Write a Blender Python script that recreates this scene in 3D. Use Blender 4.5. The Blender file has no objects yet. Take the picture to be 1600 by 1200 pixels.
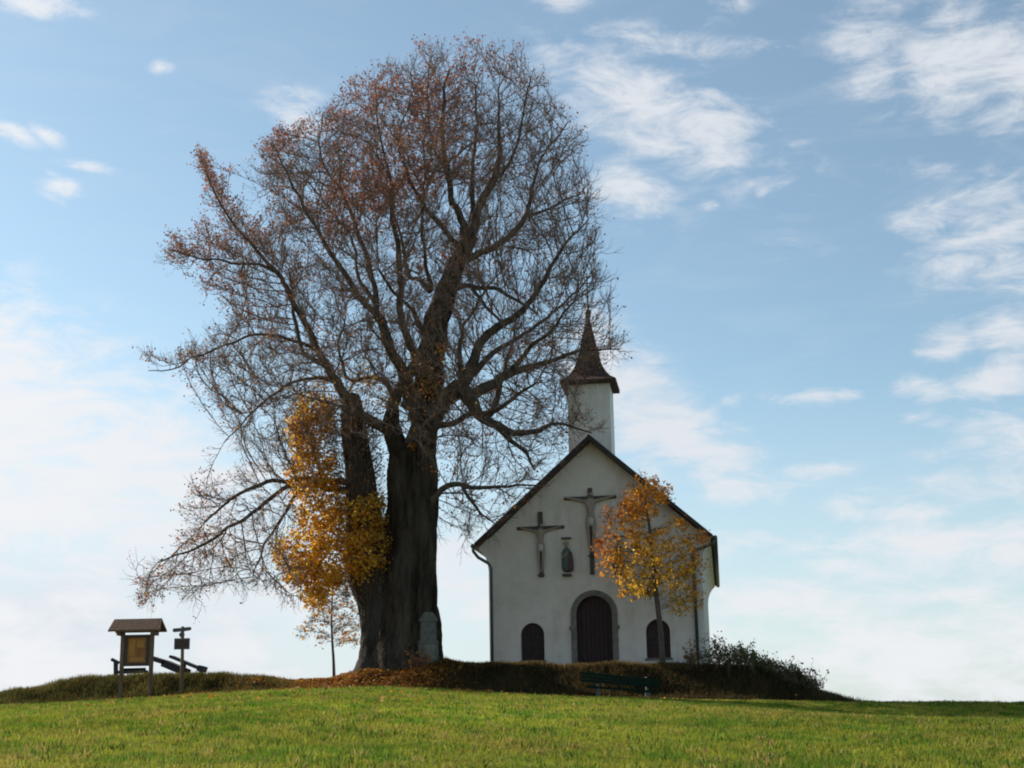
import bpy, bmesh, math, random
import numpy as np
from mathutils import Vector, Matrix, kdtree
from mathutils.geometry import tessellate_polygon
random.seed(7); rng = np.random.default_rng(7)
C = bpy.context.scene.collection

# ------------------------------------------------------------------ camera
F = 2200.0; PITCH = math.atan(530/2200); ROLL = math.radians(1.0)
CAM = np.array([0, 0, 1.6])
cam = bpy.data.cameras.new('camera'); camo = bpy.data.objects.new('camera', cam); C.objects.link(camo)
cam.lens = F/1600*36; cam.sensor_width = 36; cam.clip_start = .1; cam.clip_end = 6000
camo.matrix_world = Matrix.Translation(CAM) @ Matrix.Rotation(math.pi/2+PITCH, 4, 'X') @ Matrix.Rotation(-ROLL, 4, 'Z')
bpy.context.scene.camera = camo

# ------------------------------------------------------------------ light
SUN_EL = math.radians(31); SUN_AZ = math.radians(-58.5)        # azimuth from +Y, negative = left
sd = Vector((math.sin(SUN_AZ)*math.cos(SUN_EL), math.cos(SUN_AZ)*math.cos(SUN_EL), math.sin(SUN_EL)))
sl = bpy.data.lights.new('sun', 'SUN'); sl.energy = 5.0; sl.angle = math.radians(.5); sl.color = (1, .9, .76)
slo = bpy.data.objects.new('sun', sl); C.objects.link(slo); slo.rotation_euler = sd.to_track_quat('Z', 'Y').to_euler()
sc = bpy.context.scene
sc.view_settings.view_transform = 'Standard'; sc.view_settings.look = 'None'
sc.view_settings.gamma = 1; sc.view_settings.exposure = 0.6
sc.cycles.filter_width = 2.0
W = bpy.data.worlds.new('World'); sc.world = W; W.use_nodes = True

def pray(px, py):
    u = px-800; v = 600-py
    u0 = u*math.cos(ROLL)+v*math.sin(ROLL); v0 = -u*math.sin(ROLL)+v*math.cos(ROLL)
    return np.array([u0, F*math.cos(PITCH)-v0*math.sin(PITCH), F*math.sin(PITCH)+v0*math.cos(PITCH)])
def P(px, py, Y):
    r = pray(px, py); return CAM + r*(Y/r[1])

def build_world():
    nt = W.node_tree; N = nt.nodes; L = nt.links; N.clear()
    out = N.new('ShaderNodeOutputWorld'); bg = N.new('ShaderNodeBackground'); bg.inputs[1].default_value = .10
    sky = N.new('ShaderNodeTexSky'); sky.sky_type = 'NISHITA'; sky.sun_disc = False
    sky.sun_elevation = SUN_EL; sky.sun_rotation = SUN_AZ; sky.altitude = 600
    sky.air_density = 1.0; sky.dust_density = 1.0; sky.ozone_density = 1.6
    tc = N.new('ShaderNodeTexCoord'); sp = N.new('ShaderNodeSeparateXYZ')
    L.new(tc.outputs['Generated'], sp.inputs[0])
    def M(op, a, b=None, c=None, clamp=False):
        n = N.new('ShaderNodeMath'); n.operation = op; n.use_clamp = clamp
        for i, v in enumerate((a, b, c)):
            if v is None: continue
            if isinstance(v, (int, float)): n.inputs[i].default_value = v
            else: L.new(v, n.inputs[i])
        return n.outputs[0]
    az = M('ARCTAN2', sp.outputs[0], sp.outputs[1]); el = M('ARCSINE', sp.outputs[2])
    # cloud texture coordinates on a flat layer, so that clouds foreshorten towards the horizon
    zz = M('ADD', M('MAXIMUM', sp.outputs[2], 0), .22)
    cx = M('DIVIDE', sp.outputs[0], zz); cy = M('DIVIDE', sp.outputs[1], zz)
    cv = N.new('ShaderNodeCombineXYZ'); L.new(cx, cv.inputs[0]); L.new(cy, cv.inputs[1])
    def noise(scale, det, rough, dist=0, src=None, off=(0, 0, 0), rot=0, st=(1, 1, 1)):
        mp = N.new('ShaderNodeMapping'); mp.inputs['Location'].default_value = off
        mp.inputs['Rotation'].default_value = (0, 0, rot); mp.inputs['Scale'].default_value = st
        L.new(src or cv.outputs[0], mp.inputs[0])
        n = N.new('ShaderNodeTexNoise'); n.inputs['Scale'].default_value = scale; n.inputs['Detail'].default_value = det
        n.inputs['Roughness'].default_value = rough; n.inputs['Distortion'].default_value = dist
        L.new(mp.outputs[0], n.inputs['Vector']); return n.outputs['Fac']
    av = N.new('ShaderNodeCombineXYZ'); L.new(az, av.inputs[0]); L.new(M('MULTIPLY', el, 1.5), av.inputs[1])
    fine = noise(26, 9, .62, .5, av.outputs[0], rot=.35, st=(.8, 1.25, 1))
    big = noise(7, 8, .58, .6, av.outputs[0], off=(3, 1, 0), rot=.3)
    wisp = noise(14, 10, .66, .9, av.outputs[0], off=(1.3, 5, 0), rot=-.55, st=(.55, 1.6, 1))
    # banks of cloud at fixed directions of the sky: azimuth, elevation, widths, strength, slant
    blobs = [(1050,185,150,62,1.05,-.42),(965,165,60,30,.6,-.5),(1000,65,110,28,.55,-.1),(1130,75,120,14,.5,0),(1480,85,130,70,1.05,-.15),(1350,70,35,55,.6,.1),
             (1590,120,90,60,.9,0),(1560,370,90,60,1.1,.1),(1450,350,50,30,.7,0),(1430,255,60,16,.6,-.2),(1545,262,20,14,.6,0),
             (1480,540,40,26,1.3,0),(1575,535,50,36,1.3,0),(1545,590,55,26,1.2,0),(1440,602,50,22,1.0,-.2),(1460,655,40,16,.8,0),(1245,622,50,12,.7,0),(1145,628,14,12,.6,0),(1335,615,30,8,.6,0),
             (1265,735,60,12,.8,0),(1160,738,50,8,.6,0),(1470,800,40,15,.7,0),(1540,740,80,50,.6,0),(470,180,45,28,.9,-.2),(985,300,70,45,.6,-.3),
             (50,5,60,14,1.0,0),(20,210,34,11,1.0,-.2),(75,214,20,10,1.0,-.3),(90,295,26,16,.8,-.2),(140,260,60,7,.5,0),(250,106,16,9,.8,0),
             (0,640,230,120,1.45,-.4),(210,700,170,90,1.15,-.4),(90,800,220,80,1.3,0),(120,560,120,30,.6,-.3),(330,860,120,50,.7,0),(975,620,70,80,1.0,-.6),(10,505,35,20,.8,0),(1050,665,140,48,1.05,-.6),(1110,740,90,34,.8,-.5),
             (70,1035,140,62,1.5,-.25),(0,970,45,24,1.3,0),(355,1015,60,22,1.3,-.1),(700,900,90,55,1.1,0),(420,1055,60,10,.9,0),(170,940,120,18,.7,0),(430,940,160,30,.7,0),
             (1480,1030,280,55,1.2,0),(1200,1060,180,30,1.0,0),(1250,935,190,26,1.0,0),(1520,860,170,40,1.0,0),(1160,1000,110,34,.9,0),(1560,700,90,45,.9,-.2),(1380,790,90,20,.7,0),(1180,850,90,20,.8,0),(1330,880,80,16,.8,0),(1500,925,80,16,.9,0),(1105,320,16,8,.7,0),(1190,295,14,12,.6,0),(1165,262,22,14,.6,0),(1240,385,60,20,.35,0),
             (880,0,40,14,.7,0),(1130,15,40,22,.5,0)]
    tot = None
    for (bx, by, rx, ry, s, sl_) in blobs:
        d = pray(bx, by); d = d/np.linalg.norm(d)
        a0 = math.atan2(d[0], d[1]); e0 = math.asin(d[2])
        da = M('SUBTRACT', az, a0); de = M('SUBTRACT', el, e0)
        de2 = M('MULTIPLY_ADD', da, -sl_, de)
        qa = M('POWER', M('ABSOLUTE', M('MULTIPLY', da, F/rx)), 2.0); qe = M('POWER', M('ABSOLUTE', M('MULTIPLY', de2, F/ry)), 2.0)
        g = M('MULTIPLY', M('EXPONENT', M('MULTIPLY', M('ADD', qa, qe), -.6)), s)
        tot = g if tot is None else M('MAXIMUM', tot, g)
    nmix = M('ADD', M('MULTIPLY', fine, .5), M('MULTIPLY', M('ADD', big, wisp), .25))
    dens = M('ADD', M('MULTIPLY', tot, .42), M('MULTIPLY', M('SUBTRACT', nmix, .5), 2.6))
    def sstep(x, lo, hi):
        n = N.new('ShaderNodeMapRange'); n.interpolation_type = 'SMOOTHSTEP'
        n.inputs[1].default_value = lo; n.inputs[2].default_value = hi; L.new(x, n.inputs[0]); return n.outputs[0]
    cl = M('MULTIPLY', sstep(dens, .0, .58), sstep(tot, .03, .4))
    # thin haze layer: everywhere patchy, thicker low down and towards the sun
    veil = M('MULTIPLY', sstep(wisp, .42, .75), .10)
    low = sstep(el, math.radians(17), math.radians(-1))
    left = sstep(az, math.radians(13), math.radians(-30))
    mid = sstep(el, math.radians(24), math.radians(5))
    hz = M('ADD', M('MULTIPLY', low, .66), M('MULTIPLY', M('MULTIPLY', left, mid), .55), None, True)
    hz = M('MULTIPLY', hz, M('MULTIPLY_ADD', big, .5, .72), None, True)
    veil2 = M('MAXIMUM', hz, M('ADD', veil, .07), None, True)
    mx1 = N.new('ShaderNodeMix'); mx1.data_type = 'RGBA'; mx1.inputs[7].default_value = (4.75, 5.15, 5.6, 1)
    L.new(veil2, mx1.inputs[0])
    hs = N.new('ShaderNodeHueSaturation'); hs.inputs['Saturation'].default_value = SKY_SAT; hs.inputs['Value'].default_value = SKY_VAL
    L.new(sky.outputs[0], hs.inputs['Color'])
    tn = N.new('ShaderNodeMix'); tn.data_type = 'RGBA'; tn.blend_type = 'MULTIPLY'; tn.inputs[0].default_value = 1; tn.inputs[7].default_value = (.87, 1.03, .99, 1)
    L.new(hs.outputs[0], tn.inputs[6]); L.new(tn.outputs[2], mx1.inputs[6])
    mx2 = N.new('ShaderNodeMix'); mx2.data_type = 'RGBA'
    L.new(M('MULTIPLY', cl, .96), mx2.inputs[0]); L.new(mx1.outputs[2], mx2.inputs[6])
    # clouds brighter towards the sun
    mx3 = N.new('ShaderNodeMix'); mx3.data_type = 'RGBA'; mx3.inputs[6].default_value = (4.9, 5.15, 5.5, 1); mx3.inputs[7].default_value = (6.0, 6.05, 6.2, 1)
    L.new(M('MAXIMUM', left, M('MULTIPLY', low, .75)), mx3.inputs[0]); L.new(mx3.outputs[2], mx2.inputs[7])
    L.new(mx2.outputs[2], bg.inputs[0]); L.new(bg.outputs[0], out.inputs[0])
SKY_SAT = .87; SKY_VAL = .99
build_world()

# ------------------------------------------------------------------ helpers
def smoothstep(x, a, b):
    t = np.clip((np.asarray(x, float)-a)/(b-a), 0, 1); return t*t*(3-2*t)
def vn(x, y, seed=0):
    x = np.asarray(x, float); y = np.asarray(y, float)
    xi = np.floor(x).astype(np.int64); yi = np.floor(y).astype(np.int64); fx = x-xi; fy = y-yi
    def h(a, b):
        n = (a*374761393 + b*668265263 + seed*982451653) & 0x7fffffff
        n = ((n ^ (n >> 13))*1274126177) & 0x7fffffff
        return ((n ^ (n >> 16)) & 0xffff)/65535.0
    fx = fx*fx*(3-2*fx); fy = fy*fy*(3-2*fy)
    return (h(xi, yi)*(1-fx)+h(xi+1, yi)*fx)*(1-fy) + (h(xi, yi+1)*(1-fx)+h(xi+1, yi+1)*fx)*fy
def fbm(x, y, seed=0, o=4):
    s = 0; a = .5
    for i in range(o): s = s+a*vn(np.asarray(x)*2**i, np.asarray(y)*2**i, seed+i); a *= .5
    return s/(1-.5**o)
def unit(v):
    return v/np.maximum(np.linalg.norm(v, axis=-1, keepdims=True), 1e-9)

def link(name, me, mats, parent=None):
    o = bpy.data.objects.new(name, me); C.objects.link(o)
    for m in (mats if isinstance(mats, (list, tuple)) else [mats]): me.materials.append(m)
    if parent is not None: o.parent = parent
    return o
def npmesh(name, V, faces, col=None, smooth=False):
    """V (n,3); faces: list of index arrays (k,m)"""
    me = bpy.data.meshes.new(name); V = np.asarray(V, np.float32)
    faces = [np.asarray(f, np.int32) for f in faces if len(f)]
    me.vertices.add(len(V)); me.vertices.foreach_set('co', V.ravel())
    tot = np.concatenate([np.full(len(f), f.shape[1], np.int32) for f in faces])
    idx = np.concatenate([f.ravel() for f in faces])
    st = np.concatenate([[0], np.cumsum(tot)[:-1]]).astype(np.int32)
    me.loops.add(len(idx)); me.loops.foreach_set('vertex_index', idx)
    me.polygons.add(len(tot)); me.polygons.foreach_set('loop_start', st)
    if smooth: me.polygons.foreach_set('use_smooth', np.ones(len(tot), bool))
    if col is not None:
        a = me.color_attributes.new('Col', 'FLOAT_COLOR', 'POINT')
        c = np.ones((len(V), 4), np.float32); c[:, :3] = col; a.data.foreach_set('color', c.ravel())
    me.update(calc_edges=True); me.validate(); return me
class MB:
    def __init__(s): s.bm = bmesh.new()
    def box(s, x0, x1, y0, y1, z0, z1, bev=0, M=None):
        g = bmesh.ops.create_cube(s.bm, size=1); vs = g['verts']
        T = Matrix.Translation(((x0+x1)/2, (y0+y1)/2, (z0+z1)/2)) @ Matrix.Diagonal((abs(x1-x0), abs(y1-y0), abs(z1-z0), 1))
        bmesh.ops.transform(s.bm, matrix=(M @ T) if M is not None else T, verts=vs)
        if bev: bmesh.ops.bevel(s.bm, geom=list({e for v in vs for e in v.link_edges}), offset=bev, segments=2, affect='EDGES')
        return s
    def prism(s, poly, y0, y1, M=None):
        """poly: (x,z) outline extruded along y"""
        a = [s.bm.verts.new((x, y0, z)) for x, z in poly]; b = [s.bm.verts.new((x, y1, z)) for x, z in poly]
        s.bm.faces.new(a); s.bm.faces.new(b[::-1]); n = len(poly)
        for i in range(n): s.bm.faces.new((a[i], b[i], b[(i+1) % n], a[(i+1) % n]))
        if M is not None: bmesh.ops.transform(s.bm, matrix=M, verts=a+b)
        return s
    def tube(s, pts, r, n=10):
        pts = [Vector(p) for p in pts]; rings = []
        for i, p in enumerate(pts):
            d = (pts[min(i+1, len(pts)-1)]-pts[max(i-1, 0)]).normalized()
            up = Vector((0, 0, 1)) if abs(d.z) < .9 else Vector((0, 1, 0))
            u = d.cross(up).normalized(); v = d.cross(u); rr = r[i] if isinstance(r, (list, tuple)) else r
            rings.append([s.bm.verts.new(p+u*rr*math.cos(2*math.pi*k/n)+v*rr*math.sin(2*math.pi*k/n)) for k in range(n)])
        for a, b in zip(rings, rings[1:]):
            for k in range(n): s.bm.faces.new((a[k], a[(k+1) % n], b[(k+1) % n], b[k]))
        s.bm.faces.new(rings[0][::-1]); s.bm.faces.new(rings[-1]); return s
    def ball(s, c, r, sx=1, sy=1, sz=1, seg=12):
        g = bmesh.ops.create_uvsphere(s.bm, u_segments=seg, v_segments=max(6, seg//2+2), radius=r)
        bmesh.ops.transform(s.bm, matrix=Matrix.Translation(c) @ Matrix.Diagonal((sx, sy, sz, 1)), verts=g['verts']); return s
    def build(s, name, mat, parent=None, smooth=False):
        bmesh.ops.recalc_face_normals(s.bm, faces=s.bm.faces)
        me = bpy.data.meshes.new(name); s.bm.to_mesh(me); s.bm.free()
        if smooth: me.polygons.foreach_set('use_smooth', [True]*len(me.polygons))
        return link(name, me, mat, parent)
def tag(o, label=None, cat=None, group=None, kind=None):
    if label: o['label'] = label
    if cat: o['category'] = cat
    if group: o['group'] = group
    if kind: o['kind'] = kind
    return o
def empty(name, loc, label, cat, rz=0, group=None):
    o = bpy.data.objects.new(name, None); C.objects.link(o); o.location = loc; o.rotation_euler = (0, 0, rz)
    o.empty_display_size = .3; return tag(o, label, cat, group)

def mat(name, col, rough=.8, noise=.0, nscale=5, bump=0, bscale=20, spec=.3, stretch=(1, 1, 1), col2=None, thr=(.35, .65), bdist=.05):
    m = bpy.data.materials.new(name); m.use_nodes = True; nt = m.node_tree; N = nt.nodes; L = nt.links
    b = N['Principled BSDF']; b.inputs['Roughness'].default_value = rough; b.inputs['Specular IOR Level'].default_value = spec
    b.inputs['Base Color'].default_value = (*col, 1)
    tc = N.new('ShaderNodeTexCoord'); mp = N.new('ShaderNodeMapping'); mp.inputs['Scale'].default_value = stretch
    L.new(tc.outputs['Object'], mp.inputs[0])
    if noise or col2:
        n = N.new('ShaderNodeTexNoise'); n.inputs['Scale'].default_value = nscale; n.inputs['Detail'].default_value = 8; n.inputs['Roughness'].default_value = .65
        L.new(mp.outputs[0], n.inputs['Vector'])
        r = N.new('ShaderNodeValToRGB'); r.color_ramp.elements[0].position = thr[0]; r.color_ramp.elements[1].position = thr[1]
        c2 = col2 or tuple(c*(1-noise) for c in col)
        r.color_ramp.elements[0].color = (*c2, 1); r.color_ramp.elements[1].color = (*(tuple(min(1, c*(1+noise*.5)) for c in col)), 1)
        L.new(n.outputs['Fac'], r.inputs[0]); L.new(r.outputs[0], b.inputs['Base Color'])
    if bump:
        n2 = N.new('ShaderNodeTexNoise'); n2.inputs['Scale'].default_value = bscale; n2.inputs['Detail'].default_value = 8
        L.new(mp.outputs[0], n2.inputs['Vector'])
        bp = N.new('ShaderNodeBump'); bp.inputs['Strength'].default_value = bump; bp.inputs['Distance'].default_value = bdist
        L.new(n2.outputs['Fac'], bp.inputs['Height']); L.new(bp.outputs[0], b.inputs['Normal'])
    return m
def leafmat(name, trans=.45, gl=.03):
    m = bpy.data.materials.new(name); m.use_nodes = True; nt = m.node_tree; N = nt.nodes; L = nt.links
    N.remove(N['Principled BSDF']); o = N['Material Output']
    at = N.new('ShaderNodeVertexColor'); at.layer_name = 'Col'
    d = N.new('ShaderNodeBsdfDiffuse'); t = N.new('ShaderNodeBsdfTranslucent'); g = N.new('ShaderNodeBsdfGlossy'); g.inputs['Roughness'].default_value = .5
    mx = N.new('ShaderNodeMixShader'); mx.inputs[0].default_value = trans; m2 = N.new('ShaderNodeMixShader'); m2.inputs[0].default_value = gl
    L.new(at.outputs[0], d.inputs[0]); L.new(at.outputs[0], t.inputs[0])
    L.new(d.outputs[0], mx.inputs[1]); L.new(t.outputs[0], mx.inputs[2]); L.new(mx.outputs[0], m2.inputs[1]); L.new(g.outputs[0], m2.inputs[2]); L.new(m2.outputs[0], o.inputs[0])
    return m

M_bark = mat('bark', (.066, .052, .038), .95, .7, 3, 1.0, 9, .1, stretch=(1, 1, .18), thr=(.38, .66), bdist=.16)
M_limb = mat('limb_bark', (.10, .08, .065), .95, .45, 6, .5, 20, .1)
M_dead = mat('dead_bark', (.058, .050, .042), .95, .55, 4, 1.0, 9, .1, stretch=(1, 1, .2), bdist=.14)
M_twig = mat('twig_bark', (.19, .135, .11), .9, .3, 4)
M_ybark = mat('young_bark', (.10, .08, .06), .9, .4, 8, .3, 30)
M_leaf = leafmat('leaf', .5); M_gold = leafmat('golden_leaf', .62, .015); M_grass = leafmat('grass_blade', .45, .01); M_litter = leafmat('dry_leaf', .25)
M_wall = mat('plaster', (.68, .635, .565), .9, .10, 1.3, .25, 35, .2, thr=(.3, .7))
M_trimw = mat('painted_wood_white', (.80, .79, .75), .7, .12, 6, .15, 20, stretch=(1, 1, .2))
M_roof = mat('roof_tiles', (.10, .055, .042), .8, .4, 8, .5, 18)
def add_stains(m):
    nt = m.node_tree; N = nt.nodes; L = nt.links; b = N['Principled BSDF']; src = b.inputs['Base Color'].links[0].from_socket
    tc = N.new('ShaderNodeTexCoord')
    for sc_, st_, lo, hi, dk in ((1.6, (1, 1, .22), .52, .78, (.70, .68, .62)), (.7, (1, 1, 1), .5, .75, (.80, .79, .74)), (11, (1, 1, .5), .62, .75, (.84, .82, .78))):
        mp = N.new('ShaderNodeMapping'); mp.inputs['Scale'].default_value = st_; mp.inputs['Location'].default_value = (sc_, 3, 1)
        n = N.new('ShaderNodeTexNoise'); n.inputs['Scale'].default_value = sc_; n.inputs['Detail'].default_value = 9; n.inputs['Roughness'].default_value = .7
        r = N.new('ShaderNodeMapRange'); r.inputs[1].default_value = lo; r.inputs[2].default_value = hi
        x_ = N.new('ShaderNodeMix'); x_.data_type = 'RGBA'; x_.blend_type = 'MULTIPLY'; x_.inputs[7].default_value = (*dk, 1)
        L.new(tc.outputs['Object'], mp.inputs[0]); L.new(mp.outputs[0], n.inputs['Vector']); L.new(n.outputs['Fac'], r.inputs[0]); L.new(r.outputs[0], x_.inputs[0]); L.new(src, x_.inputs[6]); src = x_.outputs[2]
    L.new(src, b.inputs['Base Color'])
add_stains(M_wall)
M_spire = mat('spire_shingles', (.078, .050, .043), .75, .5, 7, .7, 14, thr=(.3, .7))
M_verge = mat('dark_stained_wood', (.045, .038, .034), .7, .3, 5, .3, 20)
M_copper = mat('weathered_copper', (.07, .10, .095), .5, .4, 6, .1, 20, .5)
M_stone = mat('sandstone', (.19, .175, .145), .9, .3, 6, .5, 25)
M_door = mat('door_wood', (.035, .018, .016), .6, .4, 6, .4, 16, .3, stretch=(4, 4, .4))
M_cross = mat('cross_wood', (.095, .085, .072), .8, .4, 8, .3, 20)
M_flesh = mat('painted_flesh', (.33, .27, .22), .7, .2, 8)
M_cloth = mat('painted_cloth', (.50, .50, .46), .8, .2, 8)
M_robe = mat('painted_robe_green', (.09, .13, .11), .8, .3, 8)
M_robe2 = mat('painted_robe_brown', (.11, .07, .06), .8, .3, 8)
M_post = mat('weathered_post', (.16, .115, .07), .9, .4, 8, .4, 25, stretch=(1, 1, .2))
M_boardroof = mat('board_roof', (.15, .085, .055), .8, .3, 10, .4, 20)
M_frame = mat('board_frame', (.07, .05, .045), .8, .3, 10)
M_panel = mat('board_panel', (.32, .13, .03), .6, .3, 5, col2=(.22, .075, .02), thr=(.3, .7))
M_ppanel = mat('board_paper', (.40, .19, .04), .6, .2, 12)
M_sign = mat('sign_wood', (.12, .10, .10), .8, .3, 10)
M_bench = mat('green_paint', (.010, .024, .014), .95, .3, 10, .2, 30, .08)
M_conc = mat('concrete', (.13, .125, .11), .9, .3, 10, .4, 30)
M_mon = mat('grey_monument_stone', (.125, .125, .105), .9, .35, 5, .6, 18)
M_dwood = mat('dark_bench_wood', (.05, .045, .05), .8, .3, 8, .3, 20)
M_metal = mat('aged_metal', (.08, .07, .06), .5, .2, 10)

# ------------------------------------------------------------------ terrain
edge = [(-400,1112),(0,1105),(180,1098),(350,1086),(470,1078),(620,1075),(750,1083),(900,1090),(1100,1095),(1300,1098),(1600,1100),(2000,1102)]
crest = [(-400,1100),(0,1088),(60,1080),(110,1069),(180,1062),(260,1060),(350,1060),(430,1063),(500,1061),(560,1052),(620,1045),(700,1040),(760,1041),(900,1042),(1100,1044),(1180,1048),(1240,1068),(1280,1084),(1320,1096),(1400,1101),(1600,1103),(2000,1105)]
EX = np.array([P(a, b, 43)[0] for a, b in edge]); EZ = np.array([P(a, b, 43)[2] for a, b in edge])
CX = np.array([P(a, b, 44.6)[0] for a, b in crest]); CZ = np.array([P(a, b, 44.6)[2] for a, b in crest])
def ground_z(x, y, detail=True):
    x = np.asarray(x, float); y = np.asarray(y, float)
    H = np.interp(x, EX, EZ); Cz = np.interp(x, CX, CZ)
    t = y/43; g = np.where(t < 1, 1.55*t-.55*t*t, 1.0)
    z = H*g
    w = (vn(x*.9, y*0+3, 5)-.5)*.5
    z = z + np.maximum(Cz-H, -.05)*smoothstep((y+w-43.05)/(1.65+2.2*smoothstep(np.abs(x+6.5), 1.7, .6)), 0, 1)
    back = np.maximum(y-72, 0); z = z-.10*back*smoothstep(y, 72, 110)
    z = np.maximum(z, -45)
    side = np.maximum(np.abs(x)-45, 0); z = z-.05*side*smoothstep(side, 0, 40)*(y > 0)
    z = np.maximum(z, -60)
    z = z-.36*smoothstep(x, 3, 12)*smoothstep(y, 24, 33)*smoothstep(y, 42.5, 37.5)
    if detail:
        near = smoothstep(y, 120, 80)
        z = z+near*((fbm(x*.45, y*.45, 3)-.5)*.10 + (fbm(x*2, y*2, 9)-.5)*.035)
        bk = smoothstep(y, 43.1, 43.8)*smoothstep(y, 47, 45.5)*smoothstep(x, 10.5, 8.5)
        z = z+bk*(fbm(x*1.3, y*1.3, 21)-.5)*.28
    return z
def gz(x, y): return float(ground_z(x, y))
def axis(lo, flo, fhi, hi, fs, n):
    a = np.arange(flo, fhi+fs, fs)
    l = flo-np.geomspace(fs*2, flo-lo, n)[::-1]; h = a[-1]+np.geomspace(fs*2, hi-a[-1], n)
    return np.concatenate([l, a, h])
gx = axis(-1500, -24, 24, 1500, .2, 26); gy = axis(-400, 8, 52, 2200, .2, 26)
X, Y = np.meshgrid(gx, gy); Z = ground_z(X, Y)
nx, ny = len(gx), len(gy)
ii = (np.arange(ny-1)[:, None]*nx+np.arange(nx-1)[None]).ravel()
V = np.stack([X.ravel(), Y.ravel(), Z.ravel()], 1)
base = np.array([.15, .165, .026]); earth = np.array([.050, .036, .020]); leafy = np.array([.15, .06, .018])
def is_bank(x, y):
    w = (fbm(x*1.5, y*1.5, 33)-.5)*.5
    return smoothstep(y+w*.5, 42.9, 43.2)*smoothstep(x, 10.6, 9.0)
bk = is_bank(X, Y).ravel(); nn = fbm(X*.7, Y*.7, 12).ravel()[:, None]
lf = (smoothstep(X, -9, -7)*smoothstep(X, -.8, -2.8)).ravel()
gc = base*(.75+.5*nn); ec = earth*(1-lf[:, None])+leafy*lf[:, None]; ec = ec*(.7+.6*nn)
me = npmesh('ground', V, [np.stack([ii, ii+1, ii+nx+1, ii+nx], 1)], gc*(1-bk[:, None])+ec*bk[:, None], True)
M_ground = bpy.data.materials.new('ground'); M_ground.use_nodes = True
_n = M_ground.node_tree.nodes; _l = M_ground.node_tree.links; _b = _n['Principled BSDF']; _b.inputs['Roughness'].default_value = 1; _b.inputs['Specular IOR Level'].default_value = .05
_a = _n.new('ShaderNodeVertexColor'); _a.layer_name = 'Col'
_t = _n.new('ShaderNodeTexNoise'); _t.inputs['Scale'].default_value = 9; _t.inputs['Detail'].default_value = 10
_tc = _n.new('ShaderNodeTexCoord'); _l.new(_tc.outputs['Object'], _t.inputs['Vector'])
_m = _n.new('ShaderNodeMix'); _m.data_type = 'RGBA'; _m.blend_type = 'MULTIPLY'; _m.inputs[0].default_value = 1
_r = _n.new('ShaderNodeValToRGB'); _r.color_ramp.elements[0].color = (.45, .45, .45, 1); _r.color_ramp.elements[0].position = .3; _r.color_ramp.elements[1].color = (1.3, 1.25, 1.1, 1); _r.color_ramp.elements[1].position = .7
_l.new(_t.outputs['Fac'], _r.inputs[0]); _l.new(_a.outputs[0], _m.inputs[6]); _l.new(_r.outputs[0], _m.inputs[7]); _l.new(_m.outputs[2], _b.inputs['Base Color'])
_bp = _n.new('ShaderNodeBump'); _bp.inputs['Strength'].default_value = .7; _bp.inputs['Distance'].default_value = .08; _l.new(_t.outputs['Fac'], _bp.inputs['Height']); _l.new(_bp.outputs[0], _b.inputs['Normal'])
tag(link('ground', me, M_ground), kind='structure')

# blades: triangles leaning at random
def blades(name, x, y, hgt, wid, col, lean, label, cat, material=None, sink=.01):
    n = len(x); z = ground_z(x, y)-sink
    B = np.stack([x, y, z], 1); a = rng.uniform(0, 2*np.pi, n); side = np.stack([np.cos(a), np.sin(a), a*0], 1)*wid[:, None]/2
    b = rng.uniform(0, 2*np.pi, n); ln = rng.uniform(.1, 1, n)*lean
    tip = B+np.stack([np.cos(b)*ln*hgt, np.sin(b)*ln*hgt, hgt*np.sqrt(np.maximum(.05, 1-ln**2))], 1)
    mid = (B+tip)/2+np.stack([0*z, 0*z, hgt*.13], 1)
    V = np.empty((n*5, 3)); V[0::5] = B-side; V[1::5] = B+side; V[2::5] = mid+side*.75; V[3::5] = mid-side*.75; V[4::5] = tip
    k = np.arange(n)*5; col5 = np.repeat(col, 5, 0)
    me = npmesh(name, V, [np.stack([k, k+1, k+2, k+3], 1), np.stack([k+3, k+2, k+4], 1)], col5)
    return tag(link(name, me, material or M_grass), label, cat, kind='stuff')
def scatter(n, x0, x1, y0, y1, dens):
    x = rng.uniform(x0, x1, n); y = rng.uniform(y0, y1, n); keep = rng.uniform(0, 1, n) < dens(x, y); return x[keep], y[keep]
# lawn
n = 520000
y = 12+32.2*rng.uniform(0, 1, n)**.85; x = rng.uniform(-1, 1, n)*(y*.40+2.5)
keep = (is_bank(x, y) < .5); x = x[keep]; y = y[keep]; n = len(x)
p1 = fbm(x*.5, y*.5, 41); p2 = fbm(x*1.8, y*1.8, 42); p3 = fbm(x*5, y*5, 43); p4 = fbm(x*.18, y*.25, 44)
g1 = np.array([.235, .262, .028]); g2 = np.array([.11, .20, .018]); g3 = np.array([.33, .25, .06])
c = g1*np.ones((n, 1)); w = smoothstep(p2, .48, .62)[:, None]; c = c*(1-w)+g2*w
w = (smoothstep(p1*.5+p3*.5, .50, .68)*.6)[:, None]; c = c*(1-w)+g3*w
w = (rng.uniform(0, 1, n) < .05)[:, None]*1.0; c = c*(1-w)+g3*w
c = c*(.86+.24*rng.uniform(0, 1, (n, 1)))*(.70+.62*p4[:, None])*(.78+.44*fbm(x*2.2, y*1.1, 47)[:, None])
hh = (.035+.045*rng.uniform(0, 1, n))*(.65+1.0*p2)*(.9+.2*p1); ww = .004+.0005*y*rng.uniform(.7, 1.3, n)
blades('grass', x, y, hh, ww, c, .95, 'short sunlit lawn grass on the slope below the mound', 'grass')

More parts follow.
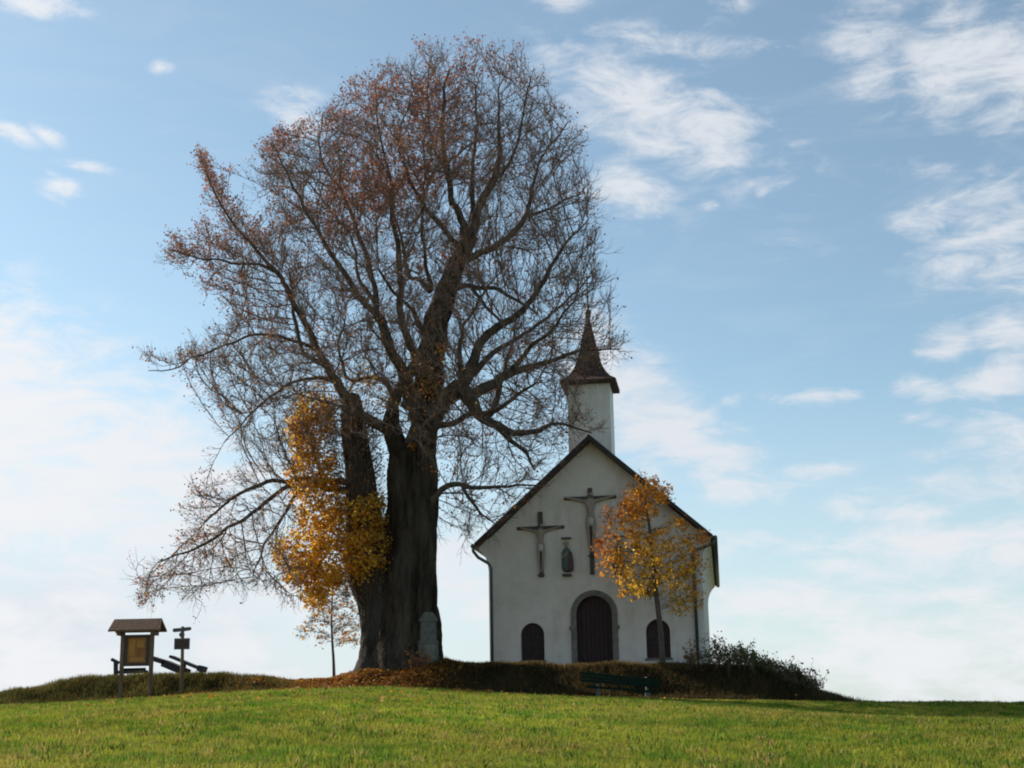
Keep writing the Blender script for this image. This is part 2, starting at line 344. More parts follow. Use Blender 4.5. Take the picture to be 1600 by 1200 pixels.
# low broad-leaved weeds and tufts in the lawn
nt_ = 1500; tx, ty = scatter(nt_*2, -16, 16, 13, 43, lambda x, y: (np.abs(x) < y*.4+1)*(1-is_bank(x, y)))
rp = np.repeat(np.arange(len(tx)), 16); x = tx[rp]+rng.normal(size=len(rp))*.07; y = ty[rp]+rng.normal(size=len(rp))*.07
tc_ = np.array([(.10,.17,.02),(.24,.26,.04),(.08,.12,.02),(.32,.24,.08)])[rng.integers(0, 4, len(tx))][rp]*(.8+.4*rng.uniform(0, 1, (len(rp), 1)))
blades('grass_tufts', x, y, rng.uniform(.06, .13, len(x)), rng.uniform(.012, .03, len(x)), tc_, 1.0, 'small darker and paler tufts and weeds scattered through the lawn', 'grass')
# weeds on the bank
def wz(n, x0, x1, y0, y1, hmin, hmax, cols, dens, name, label, cat, lean=.8):
    x, y = scatter(n, x0, x1, y0, y1, dens); n = len(x)
    ci = np.array(cols)[rng.integers(0, len(cols), n)]; pt = fbm(x*1.1, y*1.1, 55)
    c = ci*(.5+1.0*pt[:, None])*(.7+.6*rng.uniform(0, 1, (n, 1)))
    return blades(name, x, y, (hmin+(hmax-hmin)*rng.uniform(0, 1, n))*(.5+pt), .008+.014*rng.uniform(0, 1, n), c, lean, label, cat)
wz(60000, -18.5, -6.5, 42.9, 45.9, .08, .26, [(.075,.09,.022),(.12,.105,.03),(.15,.08,.028),(.055,.065,.02)],
   lambda x, y: is_bank(x, y)*smoothstep(x, -6.4, -8.2), 'weeds', 'dark green and brown weeds on the low left bank behind the notice board', 'weeds')
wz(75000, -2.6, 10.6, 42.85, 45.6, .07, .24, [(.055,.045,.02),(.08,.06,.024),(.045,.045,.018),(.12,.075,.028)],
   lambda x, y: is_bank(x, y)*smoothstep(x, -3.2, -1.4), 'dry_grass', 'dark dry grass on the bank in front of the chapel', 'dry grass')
wz(9000, -7.5, -1.5, 42.9, 45.6, .05, .2, [(.08,.08,.02),(.14,.09,.025)],
   lambda x, y: is_bank(x, y)*.8, 'sparse_grass', 'sparse grass among fallen leaves at the foot of the old tree', 'grass')
# tall dry fringe on the crest
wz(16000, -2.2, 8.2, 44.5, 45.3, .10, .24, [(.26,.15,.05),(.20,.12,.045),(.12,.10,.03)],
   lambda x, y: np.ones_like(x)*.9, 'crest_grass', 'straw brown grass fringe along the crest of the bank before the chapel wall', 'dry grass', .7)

def leaves(V0, size, cols, material=M_leaf, name='foliage', parent=None, flat=0.0, long=1.25):
    """one folded rhombus per leaf"""
    n = len(V0); V0 = np.asarray(V0)
    nrm = rng.normal(size=(n, 3)); nrm[:, 2] = nrm[:, 2]*(1-flat)+flat*2.5; nrm = unit(nrm)
    t = unit(np.cross(nrm, rng.normal(size=(n, 3)))); s = np.cross(nrm, t); sz = (size*rng.uniform(.6, 1.3, n))[:, None]
    V = np.empty((n*4, 3)); V[0::4] = V0-t*sz*.5*long; V[1::4] = V0+s*sz*.42+nrm*sz*.12; V[2::4] = V0+t*sz*.5*long; V[3::4] = V0-s*sz*.42+nrm*sz*.12
    k = np.arange(n)*4
    me = npmesh(name, V, [np.stack([k, k+1, k+2], 1), np.stack([k, k+2, k+3], 1)], np.repeat(cols, 4, 0))
    return link(name, me, material, parent)
def pick(n, cols, w=None, jit=.3):
    cols = np.array(cols); i = rng.choice(len(cols), n, p=w)
    return cols[i]*(1-jit+2*jit*rng.uniform(0, 1, (n, 1)))
# fallen leaves
x, y = scatter(36000, -10.5, 1.5, 42.6, 46.5, lambda x, y: is_bank(x, y)*smoothstep(x, -9.8, -7)*smoothstep(x, -.6, -3.4)*(.35+.9*fbm(x*1.5, y*1.5, 61)))
x2, y2 = scatter(3600, -10, 8, 28, 43.4, lambda x, y: (.15+.85*smoothstep(y, 36, 43))*smoothstep(fbm(x*.7, y*.7, 71), .35, .6)*smoothstep(x, 7, 2))
x3, y3 = scatter(5000, -2, 9, 43.1, 46, lambda x, y: .14*is_bank(x, y)*smoothstep(x, 9, 4))
x = np.concatenate([x, x2, x3]); y = np.concatenate([y, y2, y3])
o = leaves(np.stack([x, y, ground_z(x, y)+rng.uniform(.02, .09, len(x))], 1), .085, pick(len(x), [(.48,.19,.03),(.36,.12,.025),(.52,.26,.05),(.2,.08,.03)], jit=.35), M_litter, 'fallen_leaves', flat=.6)
tag(o, 'orange brown fallen leaves strewn round the foot of the old tree', 'leaves', kind='stuff')

# ------------------------------------------------------------------ chapel
A = math.radians(8.2); O = P(933, 1040, 48)
chapel = empty('chapel', O, 'small white plastered chapel with steep gable roof, arched brown door and slim steeple', 'chapel', -A)
LEN = 17.0; HW = 3.63
def arch(cx, hw, z0, zs, n=14, rise=None):
    rise = rise or hw; pts = [(cx-hw, z0), (cx+hw, z0)]
    pts += [(cx+hw*math.cos(math.pi*k/n), zs+rise*math.sin(math.pi*k/n)) for k in range(n+1)]
    return pts
door_o = arch(-.05, .62, -.05, 1.72); w_l = arch(-2.16, .40, .22, 1.07); w_r = arch(2.07, .40, .20, 1.08)
bm = bmesh.new()
outer = [(-HW, -.6), (HW, -.6), (HW, 4.35), (0, 7.62), (-HW, 4.35)]
loops = [outer, door_o, w_l, w_r]
flat = [p for l in loops for p in l]
tris = tessellate_polygon([[Vector((a, b, 0)) for a, b in l] for l in loops])
vs = [bm.verts.new((a, 0, b)) for a, b in flat]
for t in tris: bm.faces.new([vs[i] for i in t])
k = len(outer)
for l in loops[1:]:
    inner = [bm.verts.new((a, .28, b)) for a, b in l]
    for i in range(len(l)):
        j = (i+1) % len(l); bm.faces.new((vs[k+i], vs[k+j], inner[j], inner[i]))
    k += len(l)
bk_ = [bm.verts.new((a, LEN, b)) for a, b in outer]; bm.faces.new(bk_)
for i in range(5):
    j = (i+1) % 5; bm.faces.new((vs[i], vs[j], bk_[j], bk_[i]))
bmesh.ops.recalc_face_normals(bm, faces=bm.faces)
me = bpy.data.meshes.new('wall'); bm.to_mesh(me); bm.free(); wall = link('wall', me, M_wall, chapel)
# roof
th = .13; sl_ = (7.79-4.21)/4.02
for s in (-1, 1):
    m = MB(); m.prism([(0, 7.79), (s*4.05, 7.79-sl_*4.05), (s*4.05, 7.79-sl_*4.05-th), (0, 7.79-th*1.3)], -.42, LEN+.4)
    r = m.build('roof', M_roof, chapel); 
    m = MB(); m.prism([(s*.003, 7.80), (s*4.06, 7.80-sl_*4.06), (s*4.06, 7.80-sl_*4.06-.16), (s*.003, 7.80-.215)], -.46, -.423)
    m.build('verge_board', M_verge, r)
    # cove under the eaves
    prof = [(3.632, 3.25), (3.66, 3.5), (3.73, 3.72), (3.84, 3.9), (3.97, 4.02), (3.97, 4.10), (3.632, 4.40)]
    MB().prism([(s*a, b) for a, b in prof], 0.01, LEN-.01).build('cornice', M_wall, chapel)
    g = MB(); g.tube([(s*4.12, -.46, 4.10), (s*4.12, LEN+.4, 4.10)], .075, 10); gt = g.build('gutter', M_copper, chapel, True)
xs = -1
MB().tube([(-4.12, -.40, 4.06), (-4.10, -.36, 3.92), (-3.95, -.25, 3.72), (-3.62, -.12, 3.52), (-3.54, -.09, 3.38), (-3.54, -.09, .1), (-3.54, -.22, .0)], .055, 10).build('downpipe', M_copper, chapel, True)
MB().tube([(4.12, -.40, 4.06), (4.05, -.34, 3.92), (3.75, -.2, 3.82), (3.45, -.1, 3.74), (3.36, -.09, 3.6), (3.36, -.09, .1), (3.36, -.22, .0)], .055, 10).build('downpipe', M_copper, chapel, True)
# door
def archring(cx, hw, z0, zs, wd, n=16):
    o_ = [(cx+(hw+wd), z0)]+[(cx+(hw+wd)*math.cos(math.pi*k/n), zs+(hw+wd)*math.sin(math.pi*k/n)) for k in range(n+1)]+[(cx-(hw+wd), z0)]
    i_ = [(cx-hw, z0)]+[(cx-hw*math.cos(math.pi*k/n), zs+hw*math.sin(math.pi*k/n)) for k in range(n+1)]+[(cx+hw, z0)]
    return o_, i_
def surround(cx, hw, z0, zs, wd, y0, y1):
    m = MB(); o_, i_ = archring(cx, hw, z0, zs, wd); i_ = i_[::-1]; n = len(o_)
    f = [[m.bm.verts.new((a, yy, b)) for a, b in l] for yy in (y0, y1) for l in (o_, i_)]
    for q in range(n-1):
        m.bm.faces.new((f[0][q], f[0][q+1], f[1][q+1], f[1][q])); m.bm.faces.new((f[2][q], f[2][q+1], f[3][q+1], f[3][q]))
        m.bm.faces.new((f[0][q], f[0][q+1], f[2][q+1], f[2][q])); m.bm.faces.new((f[1][q], f[1][q+1], f[3][q+1], f[3][q]))
    for q in (0, n-1): m.bm.faces.new((f[0][q], f[1][q], f[3][q], f[2][q]))
    return m
sr = surround(-.05, .60, -.05, 1.72, .19, -.05, .10)
sr.box(-.05-.85, -.05-.60, -.07, -.002, 1.18, 1.32, .01).box(-.05+.60, -.05+.85, -.07, -.002, 1.18, 1.32, .01)
sr.build('door_surround', M_stone, chapel)
MB().box(-1.1, 1.0, -.55, -.06, -.35, -.06, .01).build('doorstep', M_stone, chapel)
d = MB(); d.prism(arch(-.05, .615, -.04, 1.72), .20, .26)
door = d.build('door', M_door, chapel)
d = MB()
for q in range(8):
    x0 = -.05-.58+q*.146
    zt = 1.72+math.sqrt(max(.02, .60**2-max(abs(x0+.05+.0), abs(x0+.05+.135))**2))
    d.box(x0+.008, x0+.132, .175, .199, 0, zt-.02, .004)
d.box(-.065, -.035, .15, .174, 0, 2.28, .004); d.build('planks', M_door, door)
MB().tube([(.04, .13, 1.0), (.04, .09, 1.0), (.16, .09, 1.0)], .014, 8).build('handle', M_metal, door)
for cx, z0, zs in ((-2.16, .22, 1.07), (2.07, .20, 1.08)):
    wn = MB().prism(arch(cx, .395, z0+.005, zs), .17, .20).build('window', M_door, chapel)
    m = MB(); m.box(cx-.02, cx+.02, .14, .168, z0+.01, zs+.38)
    for q in range(1, 4): m.box(cx-.39, cx+.39, .145, .166, z0+q*.25, z0+q*.25+.03)
    m.build('glazing_bars', M_verge, wn)
    MB().box(cx-.46, cx+.46, -.05, .12, z0-.07, z0-.002, .008).build('sill', M_stone, wn)
# steeple
SX = -.07; SY = 1.45; hw = .74
st = MB().box(SX-hw, SX+hw, SY-hw, SY+hw, 6.4, 9.93).build('steeple', M_trimw, chapel)
m = MB()
for a in (-1, 1):
    for b in (-1, 1): m.box(SX+a*(hw-.06), SX+a*(hw+.02), SY+b*(hw-.06), SY+b*(hw+.02), 6.5, 9.9)
m.build('corner_board', M_trimw, st)
m = MB()
for q in range(12): m.box(SX-hw+.065, SX+hw-.065, SY-hw-.012, SY-hw-.002, 7.5+q*.2, 7.5+q*.2+.185)
m.build('siding', M_trimw, st)
prof = [(.99, 9.86), (1.0, 9.98), (.80, 10.12), (.63, 10.32), (.49, 10.6), (.40, 10.9), (.295, 11.35), (.185, 11.9), (.075, 12.38)]
bm = bmesh.new(); rings = []
for i, (r, z) in enumerate(prof):
    ring = []
    for k in range(4):
        a, b = [(-1, -1), (1, -1), (1, 1), (-1, 1)][k]; ring.append(bm.verts.new((SX+a*r, SY+b*r, z)))
    rings.append(ring)
for a, b in zip(rings, rings[1:]):
    for k in range(4): bm.faces.new((a[k], a[(k+1) % 4], b[(k+1) % 4], b[k]))
bm.faces.new(rings[0][::-1]); bm.faces.new(rings[-1]); bmesh.ops.recalc_face_normals(bm, faces=bm.faces)
me = bpy.data.meshes.new('spire'); bm.to_mesh(me); bm.free(); spire = link('spire', me, M_spire, st)
m = MB(); m.tube([(SX, SY, 12.36), (SX, SY, 12.5), (SX, SY, 12.58), (SX, SY, 12.64)], [.085, .075, .11, .05], 10)
m.ball((SX, SY, 12.72), .13); m.tube([(SX, SY, 12.7), (SX, SY, 14.15)], .03, 6)
m.box(SX-.26, SX+.26, SY-.018, SY+.018, 13.82, 13.86); m.ball((SX, SY, 14.2), .035)
m.build('finial_cross', M_metal, st)

# skinned figures
def skin(name, verts, edges, radii, material, parent, sub=2):
    me = bpy.data.meshes.new('t'); me.from_pydata(verts, edges, []); o = bpy.data.objects.new('t', me); C.objects.link(o)
    md = o.modifiers.new('s', 'SKIN'); md.use_smooth_shade = True
    for i, r in enumerate(radii):
        o.data.skin_vertices[0].data[i].radius = (r, r) if not isinstance(r, tuple) else r
    o.data.skin_vertices[0].data[0].use_root = True
    sb = o.modifiers.new('u', 'SUBSURF'); sb.levels = sub
    dg = bpy.context.evaluated_depsgraph_get(); e = o.evaluated_get(dg); m2 = bpy.data.meshes.new_from_object(e)
    bpy.data.objects.remove(o); m2.materials.clear(); m2.name = name
    return link(name, m2, material, parent)
rotA = Matrix.Rotation(-A, 4, 'Z')
def on_facade(s, z, off=-.06):
    return Vector(O)+rotA @ Vector((s, off, z))
def crucifix(s, z0, top, hb, zb, label, kfig):
    e = empty('crucifix', on_facade(s, z0), label, 'crucifix', -A)
    m = MB(); m.box(-.075, .075, -.02, .05, 0, top-z0, .008)
    m.box(-hb, -.0755, -.015, .045, zb-z0-.055, zb-z0+.055, .008); m.box(.0755, hb, -.015, .045, zb-z0-.055, zb-z0+.055, .008)
    m.build('cross', M_cross, e)
    h = kfig; y = -.06; zs = zb-z0-.12      # shoulder height
    v = [(0, y, zs-.52*h), (0, y, zs-.25*h), (0, y, zs-.04*h), (.02, y-.02, zs+.07*h), (.04, y-.04, zs+.15*h), (.04, y-.04, zs+.25*h),
         (-.18*h, y, zs), (-.42*h, y, zs+.06*h), (-.66*h, y, zs+.12*h), (-.74*h, y, zs+.14*h),
         (.18*h, y, zs), (.42*h, y, zs+.06*h), (.66*h, y, zs+.12*h), (.74*h, y, zs+.14*h),
         (-.09*h, y, zs-.58*h), (-.07*h, y-.06, zs-.98*h), (-.04*h, y, zs-1.36*h), (-.03*h, y-.05, zs-1.46*h),
         (.09*h, y, zs-.58*h), (.08*h, y-.06, zs-.98*h), (.04*h, y, zs-1.36*h), (.03*h, y-.05, zs-1.46*h)]
    ed = [(0,1),(1,2),(2,3),(3,4),(4,5),(2,6),(6,7),(7,8),(8,9),(2,10),(10,11),(11,12),(12,13),(0,14),(14,15),(15,16),(16,17),(0,18),(18,19),(19,20),(20,21)]
    rd = [.12,.12,.13,.05,.085,.06,.055,.042,.032,.028,.055,.042,.032,.028,.075,.055,.035,.03,.075,.055,.035,.03]
    skin('figure', v, ed, [r*h*.85 for r in rd], M_flesh, e)
    skin('loincloth', [(0, y-.005, zs-.44*h), (0, y-.005, zs-.56*h), (.02, y-.005, zs-.74*h)], [(0,1),(1,2)], [.105*h, .12*h, .08*h], M_cloth, e)
    MB().box(-.12, .12, -.16, -.051, zs-1.52*h-.05, zs-1.52*h).build('foot_rest', M_cross, e)
    return e
crucifix(-1.80, 3.0, 5.24, .82, 4.69, 'smaller crucifix, left and lower on the chapel gable wall', .98)
crucifix(-.06, 3.03, 6.0, .90, 5.66, 'tall crucifix high in the middle of the chapel gable above the door', 1.22)
def saint(s, label, flip=1, m1=M_robe, m2_=M_robe2):
    e = empty('statue', on_facade(s, 3.0), label, 'statue', -A)
    MB().box(-.16, .16, -.16, .055, 0, .07, .01).build('plinth', M_cross, e)
    skin('robe', [(0, -.06, .10), (.01*flip, -.06, .45), (0, -.06, .8), (0, -.06, .98)], [(0,1),(1,2),(2,3)], [.21, .19, .19, .09], m1, e)
    skin('cloak', [(.10*flip, -.09, .12), (.09*flip, -.10, .5), (.07*flip, -.09, .85)], [(0,1),(1,2)], [.15, .15, .12], m2_, e)
    skin('figure', [(.0, -.075, .95), (0, -.085, 1.03), (0, -.09, 1.12), (0.0, -.09, 1.18)], [(0,1),(1,2),(2,3)], [.06, .06, .11, .08], M_flesh, e)
    skin('hands', [(-.15*flip, -.08, .82), (-.12*flip, -.16, .62), (.02, -.22, .72), (.04, -.23, .80)], [(0,1),(1,2),(2,3)], [.05, .045, .03, .022], M_flesh, e)
    MB().box(-.17, .17, -.18, .055, 1.27, 1.31, .008).build('canopy', M_cross, e)
    return e
saint(-.92, 'robed standing statue under a little canopy, between the two crucifixes')
saint(.86, 'robed standing statue right of the tall crucifix, half hidden by the golden young tree', -1, M_robe2, M_robe)

# ------------------------------------------------------------------ branches
def inpoly(x, y, poly):
    x = np.asarray(x); y = np.asarray(y); c = np.zeros(x.shape, bool); n = len(poly); j = n-1
    for i in range(n):
        xi, yi = poly[i]; xj, yj = poly[j]
        c ^= ((yi > y) != (yj > y)) & (x < (xj-xi)*(y-yi)/((yj-yi) or 1e-9)+xi); j = i
    return c
def catmull(pts, step):
    pts = np.asarray(pts, float); out = []
    Pp = np.vstack([2*pts[0]-pts[1], pts, 2*pts[-1]-pts[-2]])
    for i in range(len(pts)-1):
        p0, p1, p2, p3 = Pp[i:i+4]; n = max(1, int(round(np.linalg.norm((p2-p1)[:3])/step)))
        for k in range(n):
            t = k/n; out.append(.5*((2*p1)+(-p0+p2)*t+(2*p0-5*p1+4*p2-p3)*t*t+(-p0+3*p1-3*p2+p3)*t**3))
    out.append(pts[-1]); return np.array(out)
def prisms(P0, P1, r0, r1, n):
    d = unit(P1-P0); up = np.where(np.abs(d[:, 2:3]) < .9, np.array([[0, 0, 1.]]), np.array([[1., 0, 0]]))
    u = unit(np.cross(d, up)); v = np.cross(d, u); m = len(P0)
    a = 2*np.pi*np.arange(n)/n; ca = np.cos(a)[None, :, None]; sa = np.sin(a)[None, :, None]
    off = u[:, None]*ca+v[:, None]*sa
    V = np.concatenate([P0[:, None]+off*r0[:, None, None], P1[:, None]+off*r1[:, None, None]], 1).reshape(-1, 3)
    k = (np.arange(m)*2*n)[:, None]; q = np.arange(n)[None]; q2 = (q+1) % n
    Fq = np.stack([k+q, k+q2, k+n+q2, k+n+q], 2).reshape(-1, 4); return V, Fq
def fat_tube(pts, radii, n, rough=.0, seed=0, flute=0, capend=True):
    """one continuous limb; radius modulated by ridges along it"""
    m = len(pts); d = np.gradient(pts, axis=0); d = unit(d); u = np.cross(d[0], [0, 1, .1]); u /= np.linalg.norm(u); V = []
    s = 0
    for i in range(m):
        if i: s += np.linalg.norm(pts[i]-pts[i-1])
        u = u-d[i]*np.dot(u, d[i]); u /= np.linalg.norm(u); v = np.cross(d[i], u)
        a = 2*np.pi*np.arange(n)/n
        rr = radii[i]*(1+flute*((np.abs(np.sin(a*3.5+.25*s+seed))**.7)-.6)*.5+rough*(fbm(np.cos(a)*2.2+seed*3.1+5, np.sin(a)*2.2+s*.8+9, seed, 5)-.5)*2)
        V.append(pts[i]+np.outer(np.cos(a)*rr, u)+np.outer(np.sin(a)*rr, v))
    V = np.concatenate(V+[pts[-1][None]+d[-1]*radii[-1]*.5])
    k = (np.arange(m-1)*n)[:, None]; q = np.arange(n)[None]; q2 = (q+1) % n
    Fq = np.stack([k+q, k+q2, k+n+q2, k+n+q], 2).reshape(-1, 4)
    e = (m-1)*n; Ft = np.stack([e+np.arange(n), e+(np.arange(n)+1) % n, np.full(n, m*n)], 1)
    return V, Fq, Ft
def colonize(pos, lid, att, step, kill, infl, iters, trop=None, inertia=.35, maxn=60000):
    pos = [tuple(p) for p in pos]; lid = list(lid); par = [-1]*len(pos); att = np.asarray(att); na = len(att)
    near = np.full(na, -1); nd = np.full(na, 1e9); stale = np.zeros(na, int); alive = np.ones(na, bool); new = list(range(len(pos))); child = {}
    dirs = [(0, 0, 0)]*len(pos)
    for it in range(iters):
        kd = kdtree.KDTree(len(new))
        for i in new: kd.insert(pos[i], i)
        kd.balance()
        for a in np.nonzero(alive)[0]:
            co, i, dd = kd.find(att[a])
            if dd < nd[a]: nd[a] = dd; near[a] = i; stale[a] = 0
            else: stale[a] += 1
        alive &= (nd > kill) & (stale < 12)
        act = np.nonzero(alive & (nd < infl))[0]
        if len(act) == 0: break
        acc = {}
        for a in act:
            i = near[a]; v = att[a]-np.array(pos[i]); v /= np.linalg.norm(v)
            if i in acc: acc[i] += v
            else: acc[i] = v.copy()
        new = []
        for i, v in acc.items():
            v = v/(np.linalg.norm(v)+1e-6)+inertia*np.array(dirs[i])+rng.normal(size=3)*.07
            if trop is not None: v = v+trop(pos[i])
            v /= np.linalg.norm(v)
            dup = False
            for c in child.get(i, ()):
                if np.dot(dirs[c], v) > .93: dup = True
            if dup: continue
            p = np.array(pos[i])+v*step; j = len(pos); pos.append(tuple(p)); par.append(i); lid.append(lid[i]); dirs.append(tuple(v)); child.setdefault(i, []).append(j); new.append(j)
        if not new or len(pos) > maxn: break
    return np.array(pos), np.array(par), np.array(lid), np.array(dirs)
def pipe(par, nseed, seedr, r0, e=2.3, cap=.6):
    n = len(par); acc = np.zeros(n); r = np.zeros(n); nch = np.zeros(n, int)
    for i in range(n-1, nseed-1, -1):
        r[i] = r0 if acc[i] == 0 else acc[i]**(1/e)
        acc[par[i]] += r[i]**e; nch[par[i]] += 1
    r[:nseed] = seedr
    for i in range(nseed, n):
        p = par[i]; r[i] = min(r[i], r[p]*(cap if p < nseed else 1.0))
    return r, nch
def twigs(base, d, L, r, seg=3, curve=None):
    n = len(base); p = base.copy(); dd = unit(d); Vs = []; Fs = []; off = 0; pts = []
    for k in range(seg):
        q = p+dd*(L/seg)[:, None]
        V, Fq = prisms(p, q, r*(1-k/seg*.55), r*(1-(k+1)/seg*.55), 3); Vs.append(V); Fs.append(Fq+off); off += len(V)
        p = q; pts.append(q); dd = unit(dd+rng.normal(size=(n, 3))*.22+(0 if curve is None else curve))
    return np.concatenate(Vs), np.concatenate(Fs), pts, dd

# ------------------------------------------------------------------ the old tree
YT = 45.6; PXM = 2200/YT
tb = P(628, 1050, YT); tb[2] = gz(tb[0], tb[1])
tree = empty('old_tree', tb, 'huge old tree with fluted double trunk, nearly bare reddish crown and golden leaf clump', 'tree')
tbv = np.array(tree.location)
def tpath(pts, dy0=0, dy1=0, Y0=YT):
    n = len(pts); return np.array([P(a[0], a[1], Y0+dy0+(dy1-dy0)*(i/(n-1))**1.2) for i, a in enumerate(pts)])
def tr_(name, V, Fs, m, col=None, smooth=True): 
    return link(name, npmesh(name, V-tbv, Fs, col, smooth), m, tree)
def stem(name, pts, dy0, dy1, n, rough, flute, seed, m):
    pts3 = tpath(pts, dy0, dy1); rad = np.array([a[2] for a in pts])/PXM
    q = catmull(np.hstack([pts3, rad[:, None]]), .16)
    V, Fq, Ft = fat_tube(q[:, :3], q[:, 3], n, rough, seed, flute)
    return tr_(name, V, [Fq, Ft], m), q
stem('trunk', [(626,1100,82),(626,1066,74),(627,1048,66),(629,1025,59),(631,990,53),(633,940,49),(640,880,43),(643,830,40),(643,780,39),(643,735,37),(643,712,34),(643,700,26)], 0, 0, 72, .27, .22, 3, M_bark)
stem('trunk', [(602,1100,62),(600,1066,52),(600,1045,44),(601,1020,36),(600,980,33),(594,940,32),(584,900,35),(575,860,33),(570,825,28),(566,780,25),(561,730,22),(556,690,20),(553,655,18),(551,630,15),(550,618,10)], -.3, .5, 48, .30, .18, 8, M_dead)
stem('trunk', [(660,1060,34),(656,1030,26),(660,970,20),(664,900,17),(662,840,16),(655,780,14)], -.75, -.55, 30, .22, .12, 12, M_bark)
